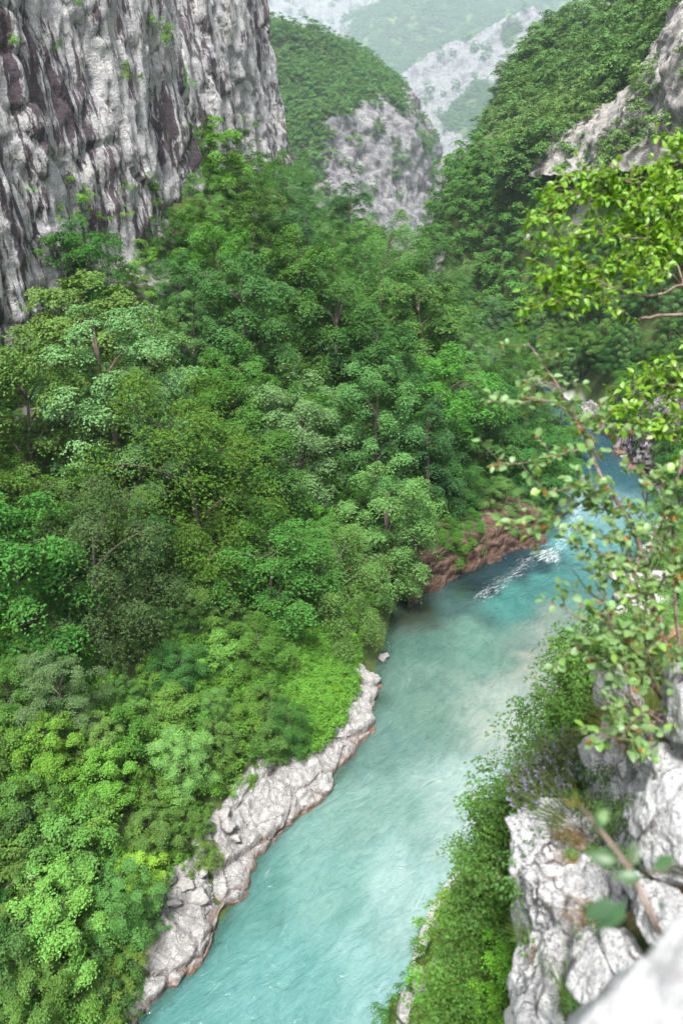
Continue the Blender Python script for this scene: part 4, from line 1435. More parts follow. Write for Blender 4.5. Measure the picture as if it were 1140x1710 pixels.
# ------------------------------------------------------------------ the ledge beside the camera
LED = [[(560, 1980, 33), (640, 1730, 36), (690, 1640, 38), (760, 1530, 42), (840, 1400, 47), (905, 1280, 55), (955, 1170, 62), (1010, 1075, 70)],
       [(540, 1950, 17), (620, 1750, 17), (680, 1640, 18), (750, 1530, 19), (840, 1400, 22), (905, 1270, 26), (965, 1150, 32), (1015, 1060, 42)],
       [(640, 1980, 11), (700, 1740, 11.5), (765, 1610, 11), (825, 1490, 12), (885, 1390, 13), (930, 1265, 15), (978, 1160, 19), (1035, 1070, 26)],
       [(760, 1980, 7), (800, 1750, 7), (845, 1620, 6.5), (870, 1500, 6.3), (890, 1410, 6.5), (955, 1300, 7.5), (1002, 1180, 10), (1052, 1080, 15)],
       [(860, 1980, 3.9), (890, 1750, 3.95), (895, 1620, 3.95), (905, 1500, 4.05), (925, 1410, 4.2), (990, 1310, 4.3), (1018, 1185, 4.8), (1040, 1080, 6)],
       [(940, 1980, 3.1), (965, 1750, 3.3), (980, 1620, 3.4), (990, 1500, 3.55), (1005, 1390, 3.8), (1062, 1290, 3.85), (1085, 1170, 4.2), (1105, 1080, 5)],
       [(1120, 1980, 2.4), (1130, 1750, 2.5), (1130, 1620, 2.7), (1140, 1500, 2.9), (1150, 1390, 3.1), (1180, 1290, 3.25), (1200, 1170, 3.5), (1250, 1080, 4)],
       [(1600, 1980, 2), (1600, 1750, 2), (1600, 1620, 2), (1600, 1500, 2.1), (1600, 1390, 2.3), (1600, 1290, 2.5), (1600, 1170, 2.8), (1650, 1080, 3.3)]]
LED = [[(u + (34 if k <= 2 else 0), v, tt) for (u, v, tt) in row] for k, row in enumerate(LED)]
G = np.array([[PT(*c) for c in row] for row in LED])
a_ = np.stack([catmull(G[i], 170) for i in range(len(G))])
LV = np.stack([catmull(a_[:, j], 230) for j in range(170)], 1)
LN = norm(np.cross(np.gradient(LV, axis=1), np.gradient(LV, axis=0)))
if LN[..., 2].mean() < 0:
    LN = -LN
q = LV.reshape(-1, 3)
dist = np.linalg.norm(q - EYE, axis=1)
sc_ = np.clip(dist / 14, 0.12, 0.7)
d1, d2, cid = worley(q * np.array([0.9, 0.9, 0.6]), 91)
e = sc_ * (0.55 * fbm(q * 0.55, 4, 92) + 0.25 * fbm(q * 2.2, 3, 93) + 0.5 * (cid - 0.5) * smooth(0.0, 0.2, d2 - d1))
q = q + LN.reshape(-1, 3) * e[:, None]
rockness = np.clip((smooth(-0.1, 0.5, fbm(q * 0.35, 3, 95)) * 0.75 + 0.10) * np.where(dist < 6, 1.0, 0.9), 0, 1)
t = NT('ledge_soil')
c = t.coord()
n1, n2, n3 = t.noise(c, 1.2, 5, 0.65), t.noise(c, 9, 5, 0.7), t.noise(c, 45, 4, 0.7)
soil = t.mix(t.ramp(n2, [(0.35, 0.0), (0.65, 1.0)]), (0.13, 0.07, 0.042), (0.25, 0.16, 0.09))
soil = t.mix(t.ramp(n3, [(0.4, 0.0), (0.62, 0.7)]), soil, (0.34, 0.24, 0.15))
gr = t.mix(t.ramp(n2, [(0.35, 0.0), (0.65, 1.0)]), (0.05, 0.085, 0.02), (0.10, 0.14, 0.035))
g = t.mix(t.math('MULTIPLY', t.ramp(n1, [(0.42, 0.0), (0.56, 1.0)]), t.attr('dry').outputs['Fac']), gr, soil)
rk = t.mix(t.ramp(n2, [(0.35, 0.0), (0.6, 1.0)]), (0.30, 0.28, 0.27), (0.60, 0.58, 0.55))
ra = t.attr('rock')
g = t.mix(t.ramp(t.math('ADD', ra.outputs['Fac'], t.math('MULTIPLY', t.math('SUBTRACT', n1, 0.5), 0.8)), [(0.46, 0.0), (0.54, 1.0)]), g, rk)
M['ledge'] = t.done(t.principled(g, 0.95, 0.1, bump=t.math('ADD', n2, t.math('MULTIPLY', n3, 0.5)), bump_strength=0.8, bump_dist=0.04))
ledge_me = new_mesh('ledge', q, grid_faces(230, 170), M['ledge'], {'rock': rockness, 'dry': smooth(7.0, 5.0, dist)})
tag(link('ledge', ledge_me), 'steep rocky ledge falling from the viewpoint to the river', kind='structure')


def near_rock(u, v, tt, hw, hh, deep, seed, label, mat='near_rock', group=None, sub=5, amp=0.16, strata=0.05, fine=0.05, planes=8, sq=1.6, roll=0.0, name='rock', cat='rock'):
    """a rock as wide and as tall as it is seen, `deep` metres through"""
    k = tt / FPX
    me = rock_mesh(name, seed, M[mat], sub=sub, size=(hw * k, deep, hh * k * 1.05), amp=amp, planes=planes, strata=strata, fine=fine, sq=sq)
    tilt = -R(18)
    o = link(name, me, loc=PT(u, v, tt), rot=(tilt, roll, 0))
    return tag(o, label, cat, group)


near_rock(943, 1478, 3.75, 78, 118, 0.42, 201, 'big white limestone slab with a dark crack beside the green bushes', roll=-0.06, strata=0.09, sub=6)
near_rock(938, 1660, 3.55, 66, 120, 0.40, 202, 'white cracked limestone slab low on the ledge, above the grass tuft', roll=0.04, strata=0.09, sub=6)
near_rock(893, 1545, 3.85, 27, 66, 0.3, 203, 'narrow white rock leaning on the outer side of the big slab', roll=0.1)
near_rock(896, 1640, 3.75, 26, 90, 0.3, 213, 'narrow white rock wedged under the outer edge of the lower slab', roll=0.05)
near_rock(1040, 1290, 3.85, 46, 125, 0.35, 204, 'tall pale rock fin rising behind the red twig', roll=0.12, strata=0.08, sub=6)
near_rock(1028, 1165, 4.3, 26, 62, 0.3, 205, 'white upright stone behind the stems of the shrub', roll=-0.1)
near_rock(1080, 1345, 3.6, 52, 100, 0.35, 206, 'grey speckled rock between the tall fin and the round boulder', roll=0.2, strata=0.06)
near_rock(1122, 1290, 3.2, 46, 52, 0.2, 207, 'round black speckled boulder below the shrub roots', amp=0.12, strata=0.0, sub=6)
near_rock(1150, 1385, 2.75, 62, 92, 0.25, 208, 'large smooth grey white boulder at the edge beside the round one', amp=0.12, strata=0.0, roll=0.35, sub=6)
near_rock(1152, 1195, 3.1, 30, 78, 0.2, 209, 'pale rock standing right of the shrub base', amp=0.12)
near_rock(989, 1487, 3.35, 21, 40, 0.12, 210, 'small white block with a grey patch on the dry grass', amp=0.1, strata=0, sub=4)
near_rock(1033, 1487, 3.25, 22, 40, 0.12, 211, 'small white block next to the grey patched one', amp=0.12, strata=0, sub=4)
near_rock(992, 1392, 3.7, 22, 22, 0.1, 212, 'small pale stone under the tip of the red twig', amp=0.12, strata=0, sub=4)
near_rock(990, 1545, 3.2, 13, 17, 0.05, 216, 'tiny white stone at the end of the dry grass patch', amp=0.12, strata=0, sub=3)
near_rock(984, 1326, 3.9, 9, 10, 0.03, 214, 'small yellowish stone lying in the grass by the purple flowers', mat='shore_stone', amp=0.12, strata=0, sub=3)
near_rock(1000, 1640, 3.0, 34, 60, 0.2, 217, 'grey white rock between the grass tuft and the blurred boulder', amp=0.14, roll=0.35)
near_rock(1075, 1450, 3.1, 34, 40, 0.2, 220, 'low pale rock beside the second small white block', amp=0.14)
near_rock(1110, 1530, 2.7, 44, 40, 0.2, 221, 'broad pale rock under the twig next to the close boulder', amp=0.14)
near_rock(1040, 1590, 2.9, 26, 26, 0.12, 222, 'pale half buried stone in the straw coloured grass', amp=0.14, sub=4)
near_rock(905, 1725, 3.3, 40, 28, 0.2, 219, 'flat topped pale rock at the bottom of the ledge', amp=0.1)
# boulders within reach of the camera
def block(center, size, seed, label, **kw):
    me = rock_mesh('boulder', seed, M['boulder'], sub=6, size=size, **kw)
    return tag(link('boulder', me, loc=center, rot=(0.0, 0.32, 0.35)), label, 'boulder')


block(PT(1172, 1655, 0.62) - np.array([0, 0, 0.62]), (0.135, 0.155, 0.64), 231, 'very close white boulder, out of focus, filling the lower corner', amp=0.07, planes=5, fine=0.02, sq=1.6)
block(PT(1130, 1665, 1.2) - np.array([0, 0, 0.55]), (0.17, 0.16, 0.56), 232, 'pale rock just behind the very close blurred boulder', amp=0.10, planes=6, fine=0.04, sq=1.6)

# pale rocks showing between the bushes down the slope
for i, (u, v, tt, hw, hh) in enumerate([(690, 1690, 14.5, 26, 32), (832, 1432, 12, 16, 34), (800, 1510, 12.5, 20, 26), (742, 1612, 13, 20, 22), (768, 1640, 12, 22, 18), (815, 1465, 12, 14, 20), (706, 1640, 14, 16, 22), (1050, 1000, 45, 22, 16), (1030, 960, 52, 20, 10),
                                        (1075, 1020, 36, 24, 16), (1090, 965, 48, 20, 14)]):
    near_rock(u, v, tt, hw, hh, hw * tt / FPX * 1.1, 250 + i, 'pale rock showing through the bushes on the slope' if i < 7 else 'pale rock on the gravel bank behind the shrub', mat='shore_stone',
              group='rocks among the slope bushes' if i < 7 else 'rocks on the gravel bank', sub=4, amp=0.2, strata=0)

# bushes on the slope below the ledge
BUSH = [(785, 1490, 12, 70, (0.085, 0.17, 0.02)), (835, 1500, 10.5, 55, (0.07, 0.15, 0.022)), (740, 1570, 12.5, 60, (0.08, 0.16, 0.025)), (800, 1590, 10.5, 85, (0.065, 0.135, 0.018)), (860, 1600, 8.5, 55, (0.095, 0.20, 0.022)),
        (735, 1670, 11.5, 75, (0.07, 0.15, 0.02)), (820, 1680, 8.5, 80, (0.075, 0.165, 0.02)), (862, 1700, 7.0, 60, (0.09, 0.19, 0.02)), (770, 1720, 9, 80, (0.075, 0.16, 0.02)), (706, 1585, 13, 26, (0.10, 0.21, 0.03)), (880, 1415, 10, 50, (0.07, 0.15, 0.02)),
        (850, 1430, 12, 40, (0.08, 0.165, 0.022)), (935, 1262, 12, 45, (0.09, 0.185, 0.025)), (955, 1205, 14, 48, (0.10, 0.20, 0.03)), (972, 1160, 17, 42, (0.085, 0.18, 0.03)), (985, 1120, 21, 36, (0.075, 0.165, 0.03)), (1000, 1090, 26, 36, (0.08, 0.17, 0.03)),
        (995, 1190, 9, 40, (0.095, 0.19, 0.025)), (985, 1245, 7.5, 36, (0.085, 0.17, 0.025)), (905, 1345, 9.5, 40, (0.08, 0.165, 0.022)), (1045, 1060, 24, 45, (0.075, 0.16, 0.03)), (1090, 1040, 22, 50, (0.07, 0.15, 0.03)), (1060, 1110, 12, 40, (0.075, 0.165, 0.02)),
        (1060, 985, 48, 28, (0.075, 0.16, 0.03)), (1110, 990, 42, 36, (0.07, 0.15, 0.03)), (1085, 900, 64, 28, (0.06, 0.13, 0.03)), (1120, 880, 60, 32, (0.06, 0.13, 0.03)), (1120, 940, 50, 34, (0.065, 0.14, 0.03)), (1130, 830, 75, 30, (0.06, 0.13, 0.03)), (1100, 850, 80, 22, (0.07, 0.14, 0.03))]
HL = {4: 'bright fresh green leafy bush pressed against the lower limestone slab', 9: 'small light green sprig at the outer edge of the slope over the water', 12: 'light green bush behind the purple flowers', 17: 'bright bush between the river and the white upright stone'}
LU, LVp, LT = project(LV.reshape(-1, 3))
for i, (u, v, tt, r, c_) in enumerate(BUSH):
    if i < 20:      # rooted on the slope itself
        kk_ = int(np.argmin((LU - (u + (26 if i < 12 else 12))) ** 2 + (LVp - v) ** 2 + (LT < 5) * 1e6))
        u, v, tt = LU[kk_] - (26 if i < 12 else 12), LVp[kk_], LT[kk_]
    k = r * tt / FPX / 2.35
    p = PT(u, v, tt) - np.array([0, 0, 1.1 * k])
    z_ = 'on the slope under the ledge' if i < 12 else 'in the green strip above the river' if i < 20 else 'on the bank behind the shrub'
    u += 26 if i < 12 else 12 if i < 20 else 0
    plant('bush', PT(u, v, tt) - np.array([0, 0, (0.3 if i < 20 else 1.1) * k]), k, c_, label=HL.get(i, f'green leafy bush {z_}'), group=None if i in HL else f'bushes {z_}', name='bush', cat='bush', tilt=0.15)

# more of them all over the slope
n_more = 0
spots_ = []
while n_more < 60:
    i, j = rnd.randrange(24, 132), rnd.randrange(8, 165)
    p = LV[i, j]
    u, v, tt = project(p)
    if tt < 5.6 or v > 1800 or u > 1090:
        continue
    r = rnd.uniform(24, 50)
    if any((u - a) ** 2 + (v - b) ** 2 < 26 ** 2 for a, b in spots_):
        n_more += 0.05
        continue
    spots_.append((u, v))
    n_more += 1
    k = r * tt / FPX / 2.35
    z_ = 'on the slope under the ledge' if v > 1330 else 'in the green strip above the river'
    plant('bush', p - np.array([0, 0, 0.25 * k]), k, label=f'green leafy bush {z_}', group=f'bushes {z_}', name='bush', cat='bush', tilt=0.2)

herb_root = link('plant', None, loc=tuple(PT(1015, 1425, 3.55)))
tag(herb_root, 'small leafy green herb beside the dry grass on the ledge', 'plant')
herb_crown = link('foliage', PROTO['herb'][0][0], herb_root, color=(0.08, 0.16, 0.03))
herb_root.scale = (.3, .3, .3)
und2 = []
while len(und2) < 420:
    i, j = rnd.randrange(92, 150), rnd.randrange(2, 168)
    p = LV[i, j]
    u, v, tt = project(p)
    if tt < 5.2 or tt > 17 or v > 1850:
        continue
    und2.append(p + np.array([rnd.gauss(0, .12), rnd.gauss(0, .12), -0.08]))
woods('undergrowth', und2, 'leafy undergrowth covering the slope below the white slabs', [herb_crown], (0.3, 0.8), 9, (0.07, 0.145, 0.028), squash=(0.6, 1.5))
for i, (u, v, tt, sc, lab) in enumerate([(1060, 1400, 3.4, .35, 'small green herb in the joint under the tall rock fin'), (1000, 1565, 3.1, .2, 'small green herb beside the tiny white stone'), (990, 1690, 3.0, .2, 'little green herb at the foot of the close boulder'),
                                         (1015, 1330, 3.7, .3, 'little green herb between the flowers and the rock fin'), (875, 1480, 3.9, .5, 'green herb on the outer edge of the big white slab'), (1090, 1430, 3.0, .35, 'small green herb by the large grey white boulder')]):
    plant('herb', PT(u, v, tt), sc, label=lab, name='plant', cat='plant', light=True)

# trees on the bank to the right, behind the shrub
for i, (x, y) in enumerate([(46, 66), (52, 72), (44, 58), (40, 46), (54, 82), (58, 92), (60, 104), (48, 50), (56, 62), (64, 84)]):
    plant(rnd.choice(['hornbeam', 'lime', 'ash']), (x, y, ground_z(x, y)[0] - 0.2), 0.75, label='green tree on the bank right of the gravel bar', group='trees on the right bank')


# ------------------------------------------------------------------ grasses and flowers
def blades(n, length, spread, lean, width, seed, droop=0.5):
    rng = np.random.default_rng(seed)
    V, F = [], []
    for i in range(n):
        a = rng.uniform(0, 6.28)
        b = np.array([math.cos(a), math.sin(a), 0]) * spread * math.sqrt(rng.random())
        d = norm(np.array([math.cos(a) * 0.45, math.sin(a) * 0.45, 1.0]) + np.array(lean) + rng.normal(0, 0.16, 3))
        L = length * rng.uniform(0.5, 1.2)
        s = norm(np.cross(d, rng.normal(0, 1, 3)))
        n0 = len(V)
        for k, tt in enumerate((0, 0.35, 0.7, 1.0)):
            c_ = b + d * L * tt + np.array([math.cos(a), math.sin(a), -1.1]) * droop * L * tt ** 2 * 0.5
            w = width * (1 - tt * 0.85)
            V += [c_ - s * w, c_ + s * w]
        for k in range(3):
            F.append((n0 + 2 * k, n0 + 2 * k + 1, n0 + 2 * k + 3, n0 + 2 * k + 2))
    return np.array(V), np.array(F)


def tuft_of_grass(u, v, tt, n, length, spread, lean, color, label, seed, droop=0.5, group=None):
    V, F = blades(n, length, spread, lean, 0.0022, seed, droop)
    root = link('grass_tuft', None, loc=PT(u, v, tt))
    link('blades', new_mesh('blades', V, F, M['leaf_near'], smooth_shade=False), root, color=color)
    return tag(root, label, 'grass', group)


tuft_of_grass(962, 1372, 3.75, 260, 0.26, 0.13, (-0.5, 0.1, 0), (0.12, 0.17, 0.035), 'green grass tuft leaning out beside the purple flowers', 1)
tuft_of_grass(955, 1690, 3.05, 170, 0.30, 0.05, (0.25, 0.1, 0.2), (0.10, 0.19, 0.03), 'bright green grass tuft growing from the crack low on the ledge', 2)
tuft_of_grass(1085, 1235, 3.55, 420, 0.36, 0.14, (-0.35, 0.1, 0.1), (0.11, 0.155, 0.025), 'long green grass under the stems of the shrub', 3)
tuft_of_grass(1075, 1250, 3.5, 200, 0.26, 0.12, (-0.35, 0.1, 0), (0.33, 0.17, 0.07), 'rusty dry grass mixed in below the shrub roots', 4)
tuft_of_grass(1012, 1440, 3.55, 420, 0.17, 0.17, (-0.2, 0, 0), (0.31, 0.17, 0.075), 'dry orange grass patch above the small white blocks', 5, 0.9)
tuft_of_grass(968, 1500, 3.45, 260, 0.14, 0.10, (-0.1, 0, 0), (0.30, 0.17, 0.10), 'dry brown grass patch beside the big white slab', 6, 1.0)
tuft_of_grass(1040, 1560, 3.15, 420, 0.15, 0.17, (0, 0, 0), (0.33, 0.20, 0.11), 'dry straw coloured grass patch under the large twig leaves', 7, 1.0)
tuft_of_grass(890, 1570, 3.7, 120, 0.16, 0.05, (-0.4, 0, 0.1), (0.11, 0.16, 0.05), 'thin grass tuft on the outer edge of the white slab', 8)
tuft_of_grass(905, 1605, 3.5, 150, 0.05, 0.06, (0, 0, 0), (0.16, 0.075, 0.03), 'brown moss cushion in the hollow of the slabs', 9, 0.9)
tuft_of_grass(935, 1400, 3.6, 120, 0.04, 0.03, (0, 0, 0), (0.12, 0.085, 0.015), 'dark mossy cushion on top of the big white slab', 10, 0.9)


def sage(u, v, tt, rx, seed, label, nfl):
    """a grey green sub-shrub: narrow leaves on many upright stems, purple flower spikes at the ends"""
    rng = np.random.default_rng(seed)
    root = link('flowering_plant', None, loc=PT(u, v, tt))
    LVv, LF, FV, FF, ST = [], [], [], [], Acc()
    n0 = f0 = 0
    for i in range(240):
        a = rng.uniform(0, 6.28)
        rr = rx * math.sqrt(rng.random())
        b = np.array([rr * math.cos(a), rr * math.sin(a), 0])
        d = norm(np.array([0.55 * math.cos(a) * rr / rx - 0.25, 0.55 * math.sin(a) * rr / rx, 1]) + rng.normal(0, 0.12, 3))
        L = rx * rng.uniform(0.8, 1.5)
        tip = b + d * L
        ST.add(*tube(np.stack([b, b + d * L * 0.5, tip]), [0.002, 0.0016, 0.001], 3))
        for k in range(17):
            s = 0.2 + 0.75 * k / 17
            p = b + d * L * s
            o_ = norm(np.cross(d, rng.normal(0, 1, 3)))
            ld = norm(o_ + 0.75 * d)
            w = norm(np.cross(ld, rng.normal(0, 1, 3)))
            l = 0.034 * rng.uniform(0.7, 1.2)
            LVv += [p, p + ld * l * 0.5 + w * 0.0042, p + ld * l, p + ld * l * 0.5 - w * 0.0042]
            LF.append((n0, n0 + 1, n0 + 2, n0 + 3)); n0 += 4
        if i < nfl:
            for k in range(8):
                p = tip + d * 0.006 * k - d * 0.01
                o_ = norm(np.cross(d, rng.normal(0, 1, 3)) + 0.4 * d)
                w = norm(np.cross(o_, d))
                l = 0.011
                FV += [p, p + o_ * l * 0.5 + w * 0.005, p + o_ * l, p + o_ * l * 0.5 - w * 0.005]
                FF.append((f0, f0 + 1, f0 + 2, f0 + 3)); f0 += 4
    link('foliage', new_mesh('foliage', np.array(LVv), np.array(LF), M['leaf_near'], smooth_shade=False), root, color=(0.115, 0.17, 0.075))
    v_, f_ = ST.get()
    link('stem', new_mesh('stem', v_, f_, M['twig']), root)
    link('flower_spikes', new_mesh('flower_spikes', np.array(FV), np.array(FF), M['leaf_near'], smooth_shade=False), root, color=(0.27, 0.22, 0.47))
    return tag(root, label, 'flowers')


sage(905, 1345, 4.3, 0.15, 41, 'grey green plant thick with purple flowers at the outer edge of the ledge', 75)
sage(948, 1305, 4.5, 0.18, 42, 'grey green cushion plant with few purple flowers beside the tall rock fin', 30)
sage(985, 1300, 4.3, 0.09, 43, 'little plant with blue purple flowers against the tall rock fin', 40)


# ------------------------------------------------------------------ leafy boughs close to the camera
def leaf_mesh(name, kind, seed):
    """one leaf along +Y, 1 long: folded on its midrib, curved, with a short stalk"""
    ys = [0.0, 0.13, 0.36, 0.64, 0.88, 1.0]
    ws = {'round': [0.0, 0.02, 0.26, 0.36, 0.24, 0.0], 'oval': [0.0, 0.02, 0.25, 0.27, 0.14, 0.0], 'pointed': [0.0, 0.03, 0.22, 0.23, 0.09, 0.0]}[kind]
    rng = np.random.default_rng(seed)
    fold, bend = rng.uniform(0.2, 0.45), rng.uniform(-0.35, 0.1)
    V, F = [], []
    for y, w in zip(ys, ws):
        z = bend * y * y
        V += [(-w, y - 0.08 * w, z + fold * w), (0, y, z), (w, y - 0.08 * w, z + fold * w)]
    for k in range(5):
        a = 3 * k
        F += [(a, a + 1, a + 4, a + 3), (a + 1, a + 2, a + 5, a + 4)]
    V = np.array(V)
    V[0], V[2] = (-0.012, 0, 0), (0.012, 0, 0)
    V[3], V[5] = (-0.014, 0.13, V[4][2]), (0.014, 0.13, V[4][2])
    return new_mesh(name, V, np.array(F), M['leaf_near'])


LEAF = {k: [leaf_mesh('leaf', k, 7 * i + 3) for i in range(4)] for k in ('round', 'oval', 'pointed')}


class Bough:
    """stems, twigs and single leaves of one plant, gathered first, then built"""
    def __init__(s, seed):
        s.rng = np.random.default_rng(seed)
        s.wood, s.pale, s.leaves, s.fruit = Acc(), Acc(), [], []

    def stem(s, pts, r0, r1, wob=0.01, sides=6, n=None, pale=False):
        n = n or 6 * len(pts)
        p = catmull(np.array(pts), n)
        w = np.cumsum(s.rng.normal(0, wob * 0.35, (n, 3)), 0)
        w -= np.linspace(0, 1, n)[:, None] * w[-1]
        p = p + w
        (s.pale if pale else s.wood).add(*tube(p, np.linspace(r0, r1, n), sides))
        return p

    def leaf(s, p, d, size, color, up=(0, 0, 1)):
        s.leaves.append((np.array(p), norm(np.array(d)), size, color, np.array(up, float)))

    def dress(s, p, start, step, size, colors, sprig=0.0, lean=0.35, hang=0.0, fruit=0.0, cluster=2):
        """leaves, short side sprigs and flower clusters along a twig"""
        seg = np.linalg.norm(np.diff(p, axis=0), axis=1)
        S = np.concatenate([[0], np.cumsum(seg)])
        x = start * S[-1]
        while x < S[-1]:
            q = np.array([np.interp(x, S, p[:, k]) for k in range(3)])
            i = min(np.searchsorted(S, x), len(p) - 1)
            tan = norm(p[i] - p[i - 1])
            if s.rng.random() < sprig:
                o = norm(s.rng.normal(0, 1, 3) * np.array([1, 1, .7]) + 0.9 * tan + np.array([0, 0, .15]))
                l = size * s.rng.uniform(1.2, 3.4)
                tp = s.stem([q, q + o * l * .5 + s.rng.normal(0, .05 * l, 3), q + o * l], 0.0022, 0.001, 0.002, 4, 6)
                for k in range(1, 6):
                    for _ in range(cluster if k == 5 else 1):
                        o2 = norm(s.rng.normal(0, 1, 3) + 0.7 * o + np.array([0, 0, lean - hang]))
                        s.leaf(tp[k], o2, size * s.rng.uniform(.6, 1.15), colors[s.rng.integers(len(colors))])
                if s.rng.random() < fruit:
                    s.fruit.append(tp[s.rng.integers(2, 6)])
            else:
                for _ in range(cluster):
                    o2 = norm(s.rng.normal(0, 1, 3) + 0.4 * tan + np.array([0, 0, lean - hang]))
                    s.leaf(q, o2, size * s.rng.uniform(.6, 1.15), colors[s.rng.integers(len(colors))])
                if s.rng.random() < fruit:
                    s.fruit.append(q)
            x += step * s.rng.uniform(.6, 1.4)

    def build(s, name, loc, label, cat, kinds, fruit_color=None, limit=300):
        loc = np.array(loc, float)
        root = link(name, None, loc=loc)
        tag(root, label, cat)
        v, f = s.wood.get()
        link('branches', new_mesh('branches', v - loc, f, M['twig']), root)
        if s.pale.n:
            v, f = s.pale.get()
            link('dead_bough', new_mesh('dead_bough', v - loc, f, M['twig']), root)
        mats = []
        for (p, d, size, color, up) in s.leaves:
            nrm = norm(up + s.rng.normal(0, .45, 3))
            x = norm(np.cross(d, nrm))
            z = np.cross(x, d)
            m = np.eye(4)
            m[:3, 0], m[:3, 1], m[:3, 2], m[:3, 3] = x * size, d * size, z * size, p - loc
            k = kinds[s.rng.integers(len(kinds))]
            mats.append((m, LEAF[k][s.rng.integers(4)], color))
        # those nearest to the camera and inside the frame are leaves of their own
        def order(i):
            u, v_, tt = project(mats[i][0][:3, 3] + loc)
            return (0 if (-5 < u < 1145 and -5 < v_ < 1715) else 1, tt / (s.leaves[i][2]))
        idx = sorted(range(len(mats)), key=order)
        for i in idx[:limit]:
            m, lm, color = mats[i]
            o = link('leaf', lm, root, color=color)
            o.matrix_basis = Matrix(m.tolist())
        rest = idx[limit:]
        by = {}
        for i in rest:
            by.setdefault(mats[i][2], []).append(i)
        if rest:
            acc = Acc()
            for i in rest:
                m, lm, color = mats[i]
                co = np.array([w.co[:] for w in lm.vertices])
                acc.add(co @ m[:3, :3].T + m[:3, 3], np.array([p.vertices[:] for p in lm.polygons]))
            v, f = acc.get()
            col_ = np.mean([mats[i][2] for i in rest], 0)
            tag(link('foliage', new_mesh('foliage', v, f, M['leaf_near']), root, color=col_), kind='stuff')
        if s.fruit and fruit_color:
            import bmesh
            bm = bmesh.new()
            bmesh.ops.create_icosphere(bm, subdivisions=1, radius=1)
            bv = np.array([w.co[:] for w in bm.verts]); bf = np.array([[q.index for q in fc.verts] for fc in bm.faces]); bm.free()
            shapes = []
            for k in range(3):
                acc = Acc()
                for _ in range(16):
                    c_ = s.rng.normal(0, .45, 3)
                    acc.add(bv * s.rng.uniform(.18, .34) + c_, bf)
                v, f = acc.get()
                shapes.append(new_mesh('blossom_cluster', v, f, M['leaf_near']))
            for i, p in enumerate(s.fruit):
                c_ = np.array(fruit_color) * s.rng.uniform(.75, 1.25)
                o = link('blossom_cluster', shapes[i % 3], root, loc=p - loc + s.rng.normal(0, .008, 3), rot=s.rng.uniform(0, 6, 3), scale=0.0125 * s.rng.uniform(.7, 1.3), color=c_)
        return root


SC = [(0.17, 0.28, 0.12), (0.13, 0.25, 0.06), (0.20, 0.33, 0.06), (0.12, 0.22, 0.08), (0.20, 0.30, 0.15)]
sh = Bough(5)
W = lambda *pts: [PT(u, v, tt) for (u, v, tt) in pts]
sz = 0.052
st1 = sh.stem(W((1128, 1200, 3.3), (1112, 1100, 3.3), (1093, 985, 3.3), (1062, 880, 3.32), (1012, 790, 3.35), (968, 705, 3.4), (915, 625, 3.45), (880, 572, 3.5)), 0.017, 0.0035, 0.008, 8, 60)
sh.dress(st1[38:], 0.0, 0.045, sz, SC, 0.75, fruit=0.5)
st2 = sh.stem(W((1122, 1205, 3.3), (1080, 1130, 3.2), (1040, 1075, 3.15), (990, 1045, 3.1), (950, 1020, 3.1), (938, 995, 3.1)), 0.009, 0.003, 0.008, 6, 40)
sh.dress(st2, 0.55, 0.05, sz * .9, SC, 0.5, fruit=0.4)
st3 = sh.stem(W((1125, 1200, 3.3), (1132, 1080, 3.25), (1128, 960, 3.2), (1120, 850, 3.2), (1138, 760, 3.2)), 0.011, 0.003, 0.008, 6, 44)
sh.dress(st3, 0.5, 0.05, sz, SC, 0.6, fruit=0.45)
